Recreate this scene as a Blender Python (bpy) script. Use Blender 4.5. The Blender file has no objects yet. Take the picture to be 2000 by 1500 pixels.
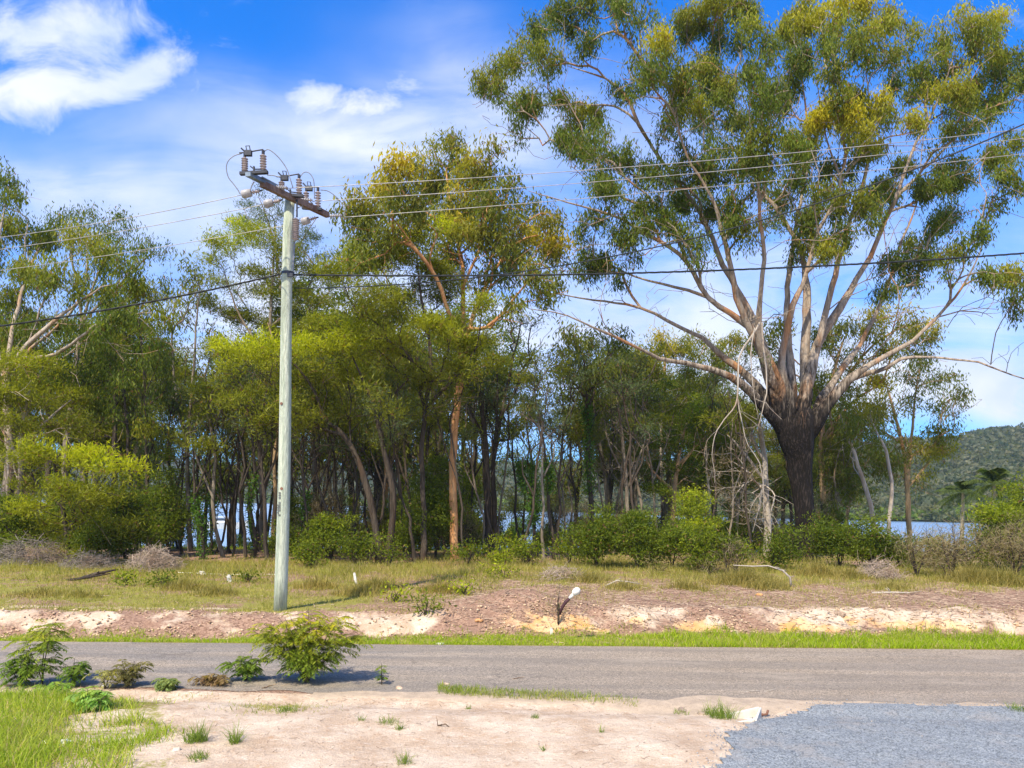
import bpy, math, random
import numpy as np
from mathutils import Matrix, Vector
random.seed(7)
rng = np.random.default_rng(11)
R_ = math.radians
C = bpy.context.scene.collection
sc = bpy.context.scene

# ------------------------------------------------------------------ camera
F = 1500.0            # focal length in photo pixels (photo is 2000 wide)
CX, CY = 1000.0, 975.0
ROLL = R_(0.6)
CAM = np.array([0.0, 0.0, 3.0])
RIGHT = np.array([math.cos(ROLL), 0, math.sin(ROLL)])
UP = np.array([-math.sin(ROLL), 0, math.cos(ROLL)])
cd = bpy.data.cameras.new('camera'); cam = bpy.data.objects.new('camera', cd); C.objects.link(cam)
cd.sensor_width = 36; cd.lens = 36 * F / 2000; cd.shift_y = (CY - 750) / 2000
cd.clip_start = 0.1; cd.clip_end = 9000
m = Matrix.Identity(4)
for i in range(3):
    m[i][0] = RIGHT[i]; m[i][1] = UP[i]; m[i][2] = (0, -1, 0)[i]; m[i][3] = CAM[i]
cam.matrix_world = m
sc.camera = cam

# ------------------------------------------------------------------ light
SUN_EL, SUN_AZ = 52, 208
sc.view_settings.view_transform = 'Standard'; sc.view_settings.look = 'None'
sc.view_settings.exposure = 0.55; sc.view_settings.gamma = 1
try: sc.view_settings.use_curve_mapping = False
except Exception: pass
sc.cycles.max_bounces = 5; sc.cycles.diffuse_bounces = 3; sc.cycles.glossy_bounces = 2
sc.cycles.transmission_bounces = 3; sc.cycles.transparent_max_bounces = 4; sc.cycles.volume_bounces = 0
sl = bpy.data.lights.new('sun', 'SUN'); so = bpy.data.objects.new('sun', sl); C.objects.link(so)
sl.energy = 5.0; sl.angle = R_(0.6); sl.color = (1, .87, .66)
sd = Vector((math.sin(R_(SUN_AZ)) * math.cos(R_(SUN_EL)), math.cos(R_(SUN_AZ)) * math.cos(R_(SUN_EL)), math.sin(R_(SUN_EL))))
so.rotation_euler = sd.to_track_quat('Z', 'Y').to_euler()

# ---------- node helper
class NT:
    def __init__(s, nt): s.nt = nt; s.n = nt.nodes; s.l = nt.links
    def node(s, t, **k):
        n = s.n.new(t)
        for a, b in k.items(): setattr(n, a, b)
        return n
    def put(s, sock, v):
        if isinstance(v, bpy.types.NodeSocket): s.l.new(v, sock)
        elif isinstance(v, (tuple, list)) and sock.type == 'RGBA' and len(v) == 3: sock.default_value = (*v, 1)
        else: sock.default_value = v
    def math(s, op, a, b=0.0, c=0.0, clamp=False):
        n = s.node('ShaderNodeMath', operation=op, use_clamp=clamp)
        for i, v in enumerate((a, b, c)): s.put(n.inputs[i], v)
        return n.outputs[0]
    def vmath(s, op, a, b=(0, 0, 0)):
        n = s.node('ShaderNodeVectorMath', operation=op); s.put(n.inputs[0], a); s.put(n.inputs[1], b)
        return n.outputs[0]
    def mix(s, f, a, b, blend='MIX'):
        n = s.node('ShaderNodeMix', data_type='RGBA', blend_type=blend)
        s.put(n.inputs[0], f); s.put(n.inputs[6], a); s.put(n.inputs[7], b); return n.outputs[2]
    def noise(s, v, scale, detail=4, rough=.55, dist=0.0, color=False):
        n = s.node('ShaderNodeTexNoise'); s.put(n.inputs['Vector'], v); n.inputs['Scale'].default_value = scale
        n.inputs['Detail'].default_value = detail; n.inputs['Roughness'].default_value = rough
        n.inputs['Distortion'].default_value = dist
        return n.outputs[1 if color else 0]
    def ramp(s, f, stops):
        n = s.node('ShaderNodeMapRange'); n.clamp = True; n.interpolation_type = 'SMOOTHSTEP'
        s.put(n.inputs[0], f); n.inputs[1].default_value = stops[0]; n.inputs[2].default_value = stops[1]
        n.inputs[3].default_value = 0; n.inputs[4].default_value = 1
        return n.outputs[0]
    def mapping(s, v, scale=(1, 1, 1), loc=(0, 0, 0), rot=(0, 0, 0)):
        n = s.node('ShaderNodeMapping'); s.put(n.inputs[0], v); n.inputs[1].default_value = loc
        n.inputs[2].default_value = rot; n.inputs[3].default_value = scale; return n.outputs[0]

w = bpy.data.worlds.new('World'); sc.world = w; w.use_nodes = True
t = NT(w.node_tree); t.n.clear()
sky = t.node('ShaderNodeTexSky', sky_type='NISHITA'); sky.sun_disc = False
sky.sun_elevation = R_(SUN_EL); sky.sun_rotation = R_(SUN_AZ); sky.altitude = 0; sky.air_density = 1.0
sky.dust_density = .4; sky.ozone_density = 3.0
tc = t.node('ShaderNodeTexCoord').outputs['Generated']
sx = t.node('ShaderNodeSeparateXYZ'); t.l.new(tc, sx.inputs[0])
# cloud layer coordinates: direction over forward distance (clouds stand at these bearings)
ay = t.math('MAXIMUM', t.math('ABSOLUTE', sx.outputs[1]), .08)
u = t.math('DIVIDE', sx.outputs[0], ay); v = t.math('DIVIDE', sx.outputs[2], ay)
cv = t.node('ShaderNodeCombineXYZ'); t.l.new(u, cv.inputs[0]); t.l.new(v, cv.inputs[1])
uv = cv.outputs[0]
warp = t.noise(uv, 3.2, 3, .5, color=True)
uvw = t.vmath('ADD', uv, t.vmath('MULTIPLY', t.vmath('SUBTRACT', warp, (.5, .5, .5)), (.22, .16, 0)))
def gauss(px, py, rx, ry, rot=0, src=None):
    U = (px - 1000) / 1500; V = (975 - py) / 1500
    q = t.mapping(t.vmath('SUBTRACT', src or uvw, (U, V, 0)), (1, 1, 0), rot=(0, 0, R_(rot)))
    q = t.vmath('MULTIPLY', q, (1500 / rx, 1500 / ry, 0))
    ln = t.node('ShaderNodeVectorMath', operation='DOT_PRODUCT'); t.l.new(q, ln.inputs[0]); t.l.new(q, ln.inputs[1])
    return t.math('EXPONENT', t.math('MULTIPLY', ln.outputs['Value'], -1.0))
soft = None; hard = None
def acc(a, b, k):
    b = t.math('MULTIPLY', b, k); return b if a is None else t.math('ADD', a, b)
for px, py, rx, ry, rot, k in [(70, 50, 190, 85, -14, 1.0), (200, 60, 90, 60, -14, .8), (270, 150, 110, 40, -20, .85), (150, 200, 120, 45, 0, .35), (60, 235, 190, 60, -12, .95), (350, 210, 50, 34, -30, .45),
        (560, 190, 90, 34, -14, .9), (690, 210, 130, 50, -14, 1.0), (760, 130, 40, 80, -25, .45), (860, 205, 40, 40, 0, .35)]:
    hard = acc(hard, gauss(px, py, rx, ry, rot), k)
for px, py, rx, ry, rot, k in [(700, 260, 420, 85, 4, .75), (150, 375, 260, 40, 0, .5), (450, 330, 330, 100, 0, .3), (900, 140, 180, 90, 20, .4), (1150, 200, 260, 100, 0, .25), (300, 430, 400, 60, 0, .3),
        (1300, 640, 1400, 250, 0, .88), (1900, 760, 600, 60, 0, .9), (300, 700, 700, 200, 0, .4), (1650, 250, 400, 120, 0, .15)]:
    soft = acc(soft, gauss(px, py, rx, ry, rot), k)
n1 = t.noise(t.mapping(uvw, (1, 1.25, 1)), 7.0, 9, .64, .35)
n2 = t.noise(t.mapping(uv, (1, 3.6, 1), (3, 1, 0), (0, 0, .15)), 3.0, 6, .6, .8)
hardm = t.ramp(t.math('ADD', hard, t.math('MULTIPLY', t.math('SUBTRACT', n1, .5), 3.0)), (.16, 1.25))
softm = t.math('MULTIPLY', t.math('MULTIPLY', soft, t.ramp(n2, (.05, .66))), 1.0, clamp=True)
# gentle cirrus everywhere (seen when looking elsewhere)
cm = t.math('MAXIMUM', t.math('MULTIPLY', hardm, .93), softm, clamp=True)
# broken white cloud added unseen behind the camera to neutralise the blue ambient
fill_cloud = t.math('MULTIPLY', t.ramp(t.math('MULTIPLY', sx.outputs[1], -1.0), (-.05, .35)), t.ramp(t.noise(tc, 2.4, 5, .6), (.34, .58)))
cm = t.math('MAXIMUM', cm, t.math('MULTIPLY', fill_cloud, .9))
# deepen the blue of the clear sky a little towards what a polarised lens records
skyc = t.mix(1.0, sky.outputs[0], (.10, 1.16, 2.5), 'MULTIPLY')
hsv = t.node('ShaderNodeHueSaturation'); t.l.new(skyc, hsv.inputs['Color']); hsv.inputs['Saturation'].default_value = 1.22
cloudc = t.mix(t.ramp(t.noise(uvw, 7, 4, .5), (.3, .7)), (6.2, 7.2, 9.6), (9.0, 9.2, 9.9))
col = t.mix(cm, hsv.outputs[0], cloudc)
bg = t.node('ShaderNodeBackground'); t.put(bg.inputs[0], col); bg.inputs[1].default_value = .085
ow = t.node('ShaderNodeOutputWorld'); t.l.new(bg.outputs[0], ow.inputs[0])

# ------------------------------------------------------------------ projections (photo pixel <-> world)
def P(px, py, Y):
    return CAM + (px - CX) / F * Y * RIGHT + (CY - py) / F * Y * UP + np.array([0, Y, 0.])
def G(px, py, z=0.0):
    a = (px - CX) / F; b = (CY - py) / F
    Y = (z - CAM[2]) / (a * RIGHT[2] + b * UP[2])
    return P(px, py, Y)
def PIX(x, y, z):
    dx = x - CAM[0]; dz = z - CAM[2]
    a = (dx * RIGHT[0] + dz * RIGHT[2]) / y; b = (dx * UP[0] + dz * UP[2]) / y
    return CX + a * F, CY - b * F

# ------------------------------------------------------------------ numpy noise
def vnoise(x, y, seed=0):
    xi = np.floor(x).astype(np.int64); yi = np.floor(y).astype(np.int64); fx = x - xi; fy = y - yi
    fx = fx * fx * (3 - 2 * fx); fy = fy * fy * (3 - 2 * fy)
    def h(a, b):
        n = (a * 374761393 + b * 668265263 + seed * 974711) & 0x7fffffff
        n = ((n ^ (n >> 13)) * 1274126177) & 0x7fffffff
        return (n & 0xffff) / 65535.0
    return (h(xi, yi) * (1 - fx) + h(xi + 1, yi) * fx) * (1 - fy) + (h(xi, yi + 1) * (1 - fx) + h(xi + 1, yi + 1) * fx) * fy
def fbm(x, y, seed=0, o=4):
    s = 0; a = .5; tot = 0
    for i in range(o):
        s = s + a * vnoise(x * 2 ** i, y * 2 ** i, seed + i); tot += a; a *= .5
    return s / tot
def sstep(a, b, x):
    q = np.clip((x - a) / (b - a), 0, 1); return q * q * (3 - 2 * q)

# ------------------------------------------------------------------ ground height
def line(p, q):
    p = G(*p); q = G(*q); k = (q[1] - p[1]) / (q[0] - p[0]); return lambda x: p[1] + k * (x - p[0])
Yfar = line((0, 1253), (2000, 1270)); Ynear = line((0, 1338), (1500, 1376))
heap = G(1010, 1195, .3)
def H(x, y, rough=True):
    x = np.asarray(x, float); y = np.asarray(y, float)
    df = y - Yfar(x); dn = Ynear(x) - y
    rs = sstep(-6, 5, x)
    b0 = .75 + .85 * rs + .25 * (fbm(x * .8, x * 0 + 3.3, 5) - .5); b1 = b0 + 1.0 + .25 * rs
    top = .33 + .09 * rs
    z = np.where(df > 0, -.05 * sstep(0, .5, df) + (top + .05) * sstep(0, 1, (df - b0) / (b1 - b0)), 0.0)
    z = z + .18 * sstep(3, 11, df)
    if rough: z = z + ((fbm(x * 1.9, y * 2.6, 61) - .5) * .26 + (fbm(x * 6, y * 7, 62) - .5) * .12) * sstep(b0 - .2, b0 + .3, df) * (1 - sstep(b1, b1 + .7, df))
    z = z + .38 * np.exp(-((x - heap[0]) / 1.3) ** 2 - ((y - heap[1] - .5) / .9) ** 2)
    z = z + .22 * np.exp(-((x - heap[0] - .9) / 1.0) ** 2 - ((y - heap[1] - 2.6) / .9) ** 2)
    z = z - .06 * sstep(0, .5, dn) * np.exp(-(dn - .5) ** 2 / .3) + .10 * sstep(.3, 1.3, dn)
    z = z - 1.75 * sstep(35, 55, y) - 2.6 * sstep(60, 84, y)
    if rough:
        off = sstep(.1, .8, df) + sstep(.15, .9, dn)
        z = z + off * ((fbm(x * .9, y * .9, 1) - .5) * .10 + (fbm(x * 4, y * 4, 9) - .5) * .05 * (1 - sstep(30, 60, y)))
        z = z + off * (fbm(x * 11, y * 11, 19) - .5) * .045 * (1 - sstep(16, 24, y))
    return z
def h1(x, y): return float(H(np.array([x]), np.array([y]))[0])
def on_ground(px, py):
    """where the sight line through a photo pixel meets the ground"""
    z = 0.2
    for _ in range(12):
        p = G(px, py, z); z = h1(p[0], p[1])
    return np.array([p[0], p[1], z])

# ------------------------------------------------------------------ mesh helpers
def mesh_np(name, V, Fq, mats, col=None, midx=None, smooth=False):
    V = np.asarray(V, np.float32).reshape(-1, 3); Fq = np.asarray(Fq, np.int32)
    me = bpy.data.meshes.new(name); n = Fq.shape[1]
    me.vertices.add(len(V)); me.vertices.foreach_set('co', V.ravel())
    me.loops.add(Fq.size); me.loops.foreach_set('vertex_index', Fq.ravel())
    me.polygons.add(len(Fq)); me.polygons.foreach_set('loop_start', np.arange(0, Fq.size, n, dtype=np.int32))
    try: me.polygons.foreach_set('loop_total', np.full(len(Fq), n, np.int32))
    except Exception: pass
    if smooth: me.polygons.foreach_set('use_smooth', np.ones(len(Fq), bool))
    for mm in (mats if isinstance(mats, (list, tuple)) else [mats]): me.materials.append(mm)
    if midx is not None: me.polygons.foreach_set('material_index', np.asarray(midx, np.int32))
    if col is not None:
        a = me.color_attributes.new('Col', 'FLOAT_COLOR', 'POINT')
        c = np.ones((len(V), 4), np.float32); c[:, :col.shape[1]] = col
        a.data.foreach_set('color', c.ravel())
    me.update(calc_edges=True)
    return me
def link(name, me, parent=None, loc=None):
    o = bpy.data.objects.new(name, me); C.objects.link(o)
    if parent is not None: o.parent = parent
    if loc is not None: o.location = loc
    return o
def tag(o, label=None, cat=None, group=None, kind=None):
    if label: o['label'] = label
    if cat: o['category'] = cat
    if group: o['group'] = group
    if kind: o['kind'] = kind
    return o
def empty(name, loc, label, cat, group=None):
    o = bpy.data.objects.new(name, None); C.objects.link(o); o.location = loc; o.empty_display_size = .3
    return tag(o, label, cat, group)

class MB:
    """collects boxes, tubes, lathes into one mesh"""
    def __init__(s): s.V = []; s.F = []; s.n = 0
    def add(s, V, Fs):
        V = np.asarray(V, float)
        for f in Fs: s.F.append(tuple(i + s.n for i in f))
        s.V.append(V); s.n += len(V)
    def box(s, c, d, ax=None):
        """c centre, d full sizes along ax (3 unit vectors)"""
        ax = np.eye(3) if ax is None else np.asarray(ax, float); c = np.asarray(c, float)
        V = [c + ax[0] * d[0] * i / 2 + ax[1] * d[1] * j / 2 + ax[2] * d[2] * k / 2 for i in (-1, 1) for j in (-1, 1) for k in (-1, 1)]
        s.add(V, [(0, 1, 3, 2), (4, 6, 7, 5), (0, 4, 5, 1), (2, 3, 7, 6), (0, 2, 6, 4), (1, 5, 7, 3)])
    def tube(s, pts, r, n=8, cap=True):
        pts = np.asarray(pts, float); k = len(pts); r = np.broadcast_to(np.asarray(r, float), (k,))
        T = np.gradient(pts, axis=0); T /= np.linalg.norm(T, axis=1)[:, None] + 1e-9
        ref = np.array([0, 0, 1.]) if abs(T[:, 2]).mean() < .7 else np.array([0, 1., 0])
        A = np.cross(T, ref); A /= np.linalg.norm(A, axis=1)[:, None] + 1e-9; B = np.cross(T, A)
        th = np.arange(n) / n * 2 * math.pi
        V = pts[:, None] + (A[:, None] * np.cos(th)[None, :, None] + B[:, None] * np.sin(th)[None, :, None]) * r[:, None, None]
        Fs = [(i * n + j, i * n + (j + 1) % n, (i + 1) * n + (j + 1) % n, (i + 1) * n + j) for i in range(k - 1) for j in range(n)]
        if cap: Fs += [tuple(range(n))[::-1], tuple((k - 1) * n + j for j in range(n))]
        s.add(V.reshape(-1, 3), Fs)
    def lathe(s, a, b, prof, n=12):
        """prof: (fraction along a->b, radius)"""
        a = np.asarray(a, float); b = np.asarray(b, float); d = b - a
        T = d / np.linalg.norm(d); ref = np.array([0, 0, 1.]) if abs(T[2]) < .7 else np.array([0, 1., 0])
        A = np.cross(T, ref); A /= np.linalg.norm(A); B = np.cross(T, A); th = np.arange(n) / n * 2 * math.pi
        V = [a + d * f + (A * math.cos(q) + B * math.sin(q)) * r for f, r in prof for q in th]; k = len(prof)
        Fs = [(i * n + j, i * n + (j + 1) % n, (i + 1) * n + (j + 1) % n, (i + 1) * n + j) for i in range(k - 1) for j in range(n)]
        Fs += [tuple(range(n))[::-1], tuple((k - 1) * n + j for j in range(n))]
        s.add(V, Fs)
    def build(s, name, mat, parent=None, base=(0, 0, 0), smooth=False):
        me = bpy.data.meshes.new(name); V = np.concatenate(s.V) - np.asarray(base)
        me.from_pydata(V.tolist(), [], s.F); me.materials.append(mat); me.update()
        if smooth: me.shade_smooth()
        return link(name, me, parent)

# ------------------------------------------------------------------ materials
def newmat(name):
    mt = bpy.data.materials.new(name); mt.use_nodes = True; q = NT(mt.node_tree)
    p = mt.node_tree.nodes['Principled BSDF']; p.inputs['Roughness'].default_value = .85
    p.inputs['Specular IOR Level'].default_value = .25
    return mt, q, p
def bump(q, p, h, strength=.5, dist=.02):
    b = q.node('ShaderNodeBump'); b.inputs['Strength'].default_value = strength; b.inputs['Distance'].default_value = dist
    q.put(b.inputs['Height'], h); q.l.new(b.outputs[0], p.inputs['Normal'])
def simple(name, c, rough=.7, metal=0, var=.25, scale=6):
    mt, q, p = newmat(name); o = q.node('ShaderNodeTexCoord').outputs['Object']
    n = q.noise(o, scale, 5, .6)
    q.put(p.inputs['Base Color'], q.mix(q.ramp(n, (.3, .7)), tuple(x * (1 - var) for x in c), tuple(min(1, x * (1 + var)) for x in c)))
    p.inputs['Roughness'].default_value = rough; p.inputs['Metallic'].default_value = metal
    return mt
def leafmat(name, trans=.46, rough=.5):
    mt, q, p = newmat(name); a = q.node('ShaderNodeVertexColor', layer_name='Col').outputs[0]
    q.put(p.inputs['Base Color'], a); p.inputs['Roughness'].default_value = rough; p.inputs['Specular IOR Level'].default_value = .18
    tr = q.node('ShaderNodeBsdfTranslucent'); q.put(tr.inputs[0], q.mix(1, a, (1.6, 1.6, .45), 'MULTIPLY'))
    mx = q.node('ShaderNodeMixShader'); mx.inputs[0].default_value = trans
    q.l.new(p.outputs[0], mx.inputs[1]); q.l.new(tr.outputs[0], mx.inputs[2])
    q.l.new(mx.outputs[0], mt.node_tree.nodes['Material Output'].inputs[0]); return mt
LEAF = leafmat('leaf'); GRASS = leafmat('grass_blade', .4, .6)
def bark(name, a, b, c, dark=None, dh=(0, 0), streak=(5, 5, .5)):
    mt, q, p = newmat(name); o = q.node('ShaderNodeTexCoord').outputs['Object']
    n1 = q.noise(q.mapping(o, streak), 1.6, 6, .65, .6); n2 = q.noise(q.mapping(o, (1, 1, .25)), 1.3, 4, .6)
    cc = q.mix(q.ramp(n1, (.36, .62)), a, b); cc = q.mix(q.math('MULTIPLY', q.ramp(n2, (.5, .66)), .85), cc, c)
    fine = q.noise(q.mapping(o, (14, 14, 2.2)), 2.2, 5, .7)
    cc = q.mix(1, cc, q.mix(q.ramp(fine, (.25, .75)), (.7, .7, .7), (1.2, 1.2, 1.2)), 'MULTIPLY')
    hgt = q.math('MULTIPLY', fine, 1.0)
    if dark:
        s = q.node('ShaderNodeSeparateXYZ'); q.l.new(o, s.inputs[0])
        hz = q.math('ADD', s.outputs[2], q.math('MULTIPLY', q.math('SUBTRACT', n1, .5), 6.0))
        k = q.ramp(hz, dh)
        fd = q.noise(q.mapping(o, (9, 9, .9)), 2.5, 6, .7)
        dk = q.mix(q.ramp(fd, (.48, .78)), tuple(x * .4 for x in dark), tuple(x * 5.0 for x in dark))
        cc = q.mix(k, dk, cc); hgt = q.math('ADD', fine, q.math('MULTIPLY', fd, q.math('SUBTRACT', 2.2, q.math('MULTIPLY', k, 2.0))))
    q.put(p.inputs['Base Color'], cc); bump(q, p, hgt, .9, .04); return mt
B_BIG = bark('big_gum_bark', (.24, .19, .15), (.40, .34, .28), (.42, .20, .08), (.022, .017, .015), (5.8, 8.2))
B_ORANGE = bark('orange_bark', (.50, .23, .09), (.58, .33, .16), (.38, .17, .08))
B_DARK = bark('dark_bark', (.035, .027, .021), (.095, .075, .058), (.075, .045, .028))
B_GREY = bark('grey_bark', (.16, .13, .10), (.29, .25, .20), (.23, .16, .10))
B_MIX = bark('mixed_gum_bark', (.34, .27, .21), (.46, .40, .34), (.45, .23, .09), (.09, .07, .06), (1.5, 4.5))
B_PALE = bark('pale_bark', (.40, .35, .30), (.52, .47, .41), (.36, .26, .19))
B_TAN = bark('tan_bark', (.38, .24, .12), (.46, .33, .20), (.42, .20, .09), (.12, .09, .07), (-1, .8))

# ------------------------------------------------------------------ ground sheet
xs = np.concatenate([-np.geomspace(3000, 26, 24), np.arange(-24, 26, .15), np.geomspace(27, 3000, 24)])
ys = np.concatenate([np.array([-3000, -800, -200, -50, -10, 0, 3, 5, 6]), np.arange(6.5, 22, .1), np.arange(22, 40, .25), np.arange(40, 90, 1.2), np.geomspace(92, 4000, 24)])
X, Y = np.meshgrid(xs, ys); Z = H(X, Y)
nx, ny = len(xs), len(ys)
PXg, PYg = PIX(X, np.maximum(Y, .5), Z)
df = Y - Yfar(X); dn = Ynear(X) - Y; rs = sstep(-6, 5, X); nz = fbm(X * .7, Y * .7, 21) - .5; nz2 = fbm(X * 2.5, Y * 2.5, 31) - .5
b0 = .75 + .85 * rs
bankband = sstep(b0 - .35, b0, df) * (1 - sstep(b0 + 1.2, b0 + 2.0, df + nz * .8))
green = sstep(0, .1, df) * (1 - sstep(b0 - .35, b0 + .1, df + nz2 * .6))
midleft = sstep(b0 + 1.1, b0 + 1.6, df) * (1 - sstep(12, 17, df)) * (1 - sstep(-4.5, -1.0, X))
green = np.maximum(green, .75 * midleft * np.clip(.85 + nz * 2.2, 0, 1))
farrt = sstep(b0 + 4.4, b0 + 6.0, df + nz * 2) * sstep(-3, 0, X)
green = np.maximum(green, .55 * farrt)
green = np.maximum(green, sstep(16, 24, df)); green = green * (1 - .55 * sstep(5, 7, df) * (1 - sstep(17, 22, df)) * sstep(.0, .12, nz2 + .04))
fgreen = sstep(.1, .5, dn) * (1 - sstep(300, 380, PXg + nz * 160 - .12 * (PYg - 1400)))
green = np.maximum(green, fgreen * np.clip(.50 + nz * 2.5, 0, 1))
sand = np.maximum(sstep(-.1, .2, dn), bankband * np.clip(.40 + .30 * rs + nz * 1.6 + nz2 * .8, 0, 1) * (.35 + .65 * sstep(b0 + .15, b0 + .6, df + nz2 * .8)) * (1 - .75 * np.exp(-((X - heap[0]) / 1.6) ** 2)))
sand = np.maximum(sand, .7 * (1 - sstep(0, .4, np.abs(df - 2.6 + .3 * nz))) * (1 - sstep(-5, -2, X)) )
clay = bankband * sstep(-1.5, 1.5, X) * sstep(b0 + .1, b0 + .35, df + nz2 * .7) * (1 - sstep(b0 + .55, b0 + .95, df + nz2 * .9)) * np.clip(.62 + nz * 3.5, 0, 1)
colg = np.stack([sand, green, np.zeros_like(X), clay], -1).reshape(-1, 4)
idx = np.arange(nx * ny).reshape(ny, nx)
Fg = np.stack([idx[:-1, :-1], idx[:-1, 1:], idx[1:, 1:], idx[1:, :-1]], -1).reshape(-1, 4)
mt, q, p = newmat('ground')
o = q.node('ShaderNodeTexCoord').outputs['Object']; at = q.node('ShaderNodeVertexColor', layer_name='Col')
sp = q.node('ShaderNodeSeparateColor'); q.l.new(at.outputs[0], sp.inputs[0])
nA = q.noise(o, 1.6, 8, .65); nB = q.noise(o, 9, 6, .7); nC = q.noise(o, 42, 4, .7)
vor = q.node('ShaderNodeTexVoronoi'); q.put(vor.inputs['Vector'], q.mapping(o, (1, 1.6, 1))); vor.inputs['Scale'].default_value = 26
vc = q.node('ShaderNodeSeparateColor'); q.l.new(vor.outputs['Color'], vc.inputs[0])
litter = q.mix(vc.outputs[0], (.14, .08, .055), (.44, .29, .21)); litter = q.mix(q.ramp(nA, (.45, .7)), litter, (.29, .18, .13))
sandc = q.mix(q.ramp(nA, (.3, .68)), (.47, .35, .25), (.68, .57, .45)); sandc = q.mix(q.math('MULTIPLY', q.ramp(nB, (.52, .72)), .65), sandc, (.50, .31, .18))
sandc = q.mix(q.math('MULTIPLY', q.ramp(q.noise(q.mapping(o, (1, 2.2, 1), (4, 2, 0)), 2.3, 7, .7), (.56, .7)), .5), sandc, (.34, .24, .17))
sandc = q.mix(q.math('MULTIPLY', q.ramp(q.noise(q.mapping(o, (1.2, 3.0, 1), (1, 5, 0), (0, 0, .2)), 5.0, 8, .75, .6), (.55, .66)), .55), sandc, (.86, .78, .68)); sandc = q.mix(q.math('MULTIPLY', q.ramp(q.noise(q.mapping(o, (1, 1.6, 1), (7, 2, 0)), 15, 5, .8), (.60, .70)), .55), sandc, (.26, .17, .11))
sandc = q.mix(1, sandc, q.mix(q.ramp(nC, (.3, .7)), (.84, .83, .82), (1.12, 1.12, 1.12)), 'MULTIPLY')
grn = q.mix(q.ramp(nB, (.35, .65)), (.22, .19, .06), (.28, .28, .05))
clayc = q.mix(q.ramp(nA, (.35, .65)), (.60, .33, .13), (.70, .50, .30))
def edge(w_, n, k=.7): return q.ramp(q.math('ADD', w_, q.math('MULTIPLY', q.math('SUBTRACT', n, .5), k)), (.35, .65))
cc = q.mix(edge(sp.outputs[0], nB), litter, sandc); cc = q.mix(edge(at.outputs[1], nB), cc, clayc); cc = q.mix(edge(sp.outputs[1], nB, 1.1), cc, grn)
q.put(p.inputs['Base Color'], cc); p.inputs['Roughness'].default_value = .95
bump(q, p, q.math('ADD', q.math('MULTIPLY', nB, 1.4), nC), .8, .03)
g = link('ground', mesh_np('ground', np.stack([X, Y, Z], -1).reshape(-1, 3), Fg, mt, colg, smooth=True)); g['kind'] = 'structure'

# ---- road (own sheet 4-8 mm above), driveway gravel
def ribbon(name, f0, f1, x0, x1, dz, mat, step=.2, nv=26, rough=False):
    xx = np.arange(x0, x1, step); tt = np.linspace(0, 1, nv)
    XX, TT = np.meshgrid(xx, tt); YY = f0(XX) * (1 - TT) + f1(XX) * TT; ZZ = H(XX, YY, rough) + (dz if not rough else dz - .05 * (1 - sstep(0, .35, TT)))
    id_ = np.arange(XX.size).reshape(XX.shape); Fs = np.stack([id_[:-1, :-1], id_[:-1, 1:], id_[1:, 1:], id_[1:, :-1]], -1).reshape(-1, 4)
    o = link(name, mesh_np(name, np.stack([XX, YY, ZZ], -1).reshape(-1, 3), Fs, mat, smooth=True)); o['kind'] = 'structure'; return o
mt, q, p = newmat('asphalt'); o = q.node('ShaderNodeTexCoord').outputs['Object']
s = q.node('ShaderNodeSeparateXYZ'); q.l.new(o, s.inputs[0])
nA = q.noise(q.mapping(o, (.25, 1.6, 1)), 1.4, 6, .6); nB = q.noise(o, 70, 3, .8); nD = q.noise(q.mapping(o, (.5, 3.5, 1)), 2.2, 5, .7)
base = q.mix(q.ramp(s.outputs[0], (-4, 4)), (.23, .210, .190), (.29, .240, .185))
base = q.mix(q.ramp(nA, (.35, .68)), base, (.32, .270, .215)); base = q.mix(q.math('MULTIPLY', q.ramp(nD, (.55, .75)), .5), base, (.17, .16, .15))
base = q.mix(1, base, q.mix(q.ramp(nB, (.25, .75)), (.45, .45, .45), (1.6, 1.6, 1.6)), 'MULTIPLY')
nE = q.noise(o, 7, 6, .75); base = q.mix(q.math('MULTIPLY', q.ramp(nE, (.55, .72)), .45), base, (.36, .31, .25))
vq = q.node('ShaderNodeTexVoronoi'); vq.inputs['Scale'].default_value = 55; q.put(vq.inputs['Vector'], o); vz = q.node('ShaderNodeSeparateColor'); q.l.new(vq.outputs['Color'], vz.inputs[0])
base = q.mix(1, base, q.mix(vz.outputs[0], (.62, .62, .62), (1.38, 1.38, 1.38)), 'MULTIPLY')
trk = q.noise(q.mapping(o, (.035, 1.05, 1), (0, .4, 0)), 1.6, 3, .5); base = q.mix(q.math('MULTIPLY', q.ramp(trk, (.42, .60)), .4), base, (.17, .155, .14))
ptc = q.noise(q.mapping(o, (.5, 1.4, 1), (9, 3, 0)), .9, 6, .7); base = q.mix(q.math('MULTIPLY', q.ramp(ptc, (.56, .64)), .35), base, (.42, .36, .29))
vk = q.node('ShaderNodeTexVoronoi', feature='DISTANCE_TO_EDGE'); vk.inputs['Scale'].default_value = .9; q.put(vk.inputs['Vector'], q.vmath('ADD', o, q.vmath('MULTIPLY', q.noise(o, 2.5, 5, .7, color=True), (.7, .7, 0))))
ck = q.math('MULTIPLY', q.math('SUBTRACT', 1.0, q.ramp(vk.outputs['Distance'], (.004, .018))), q.ramp(q.noise(o, .5, 2, .5), (.45, .6))); base = q.mix(q.math('MULTIPLY', ck, .35), base, (.06, .055, .05))
q.put(p.inputs['Base Color'], base); bump(q, p, nB, .8, .015)
ribbon('road', lambda x: Ynear(x) + .05 * np.sin(x * 3.1) + .25 * (fbm(x * 1.7, x * 0, 3) - .5), lambda x: Yfar(x) - .02 + .10 * (fbm(x * 2.2, x * 0 + 9, 4) - .5), -70, 70, .008, mt)
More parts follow.
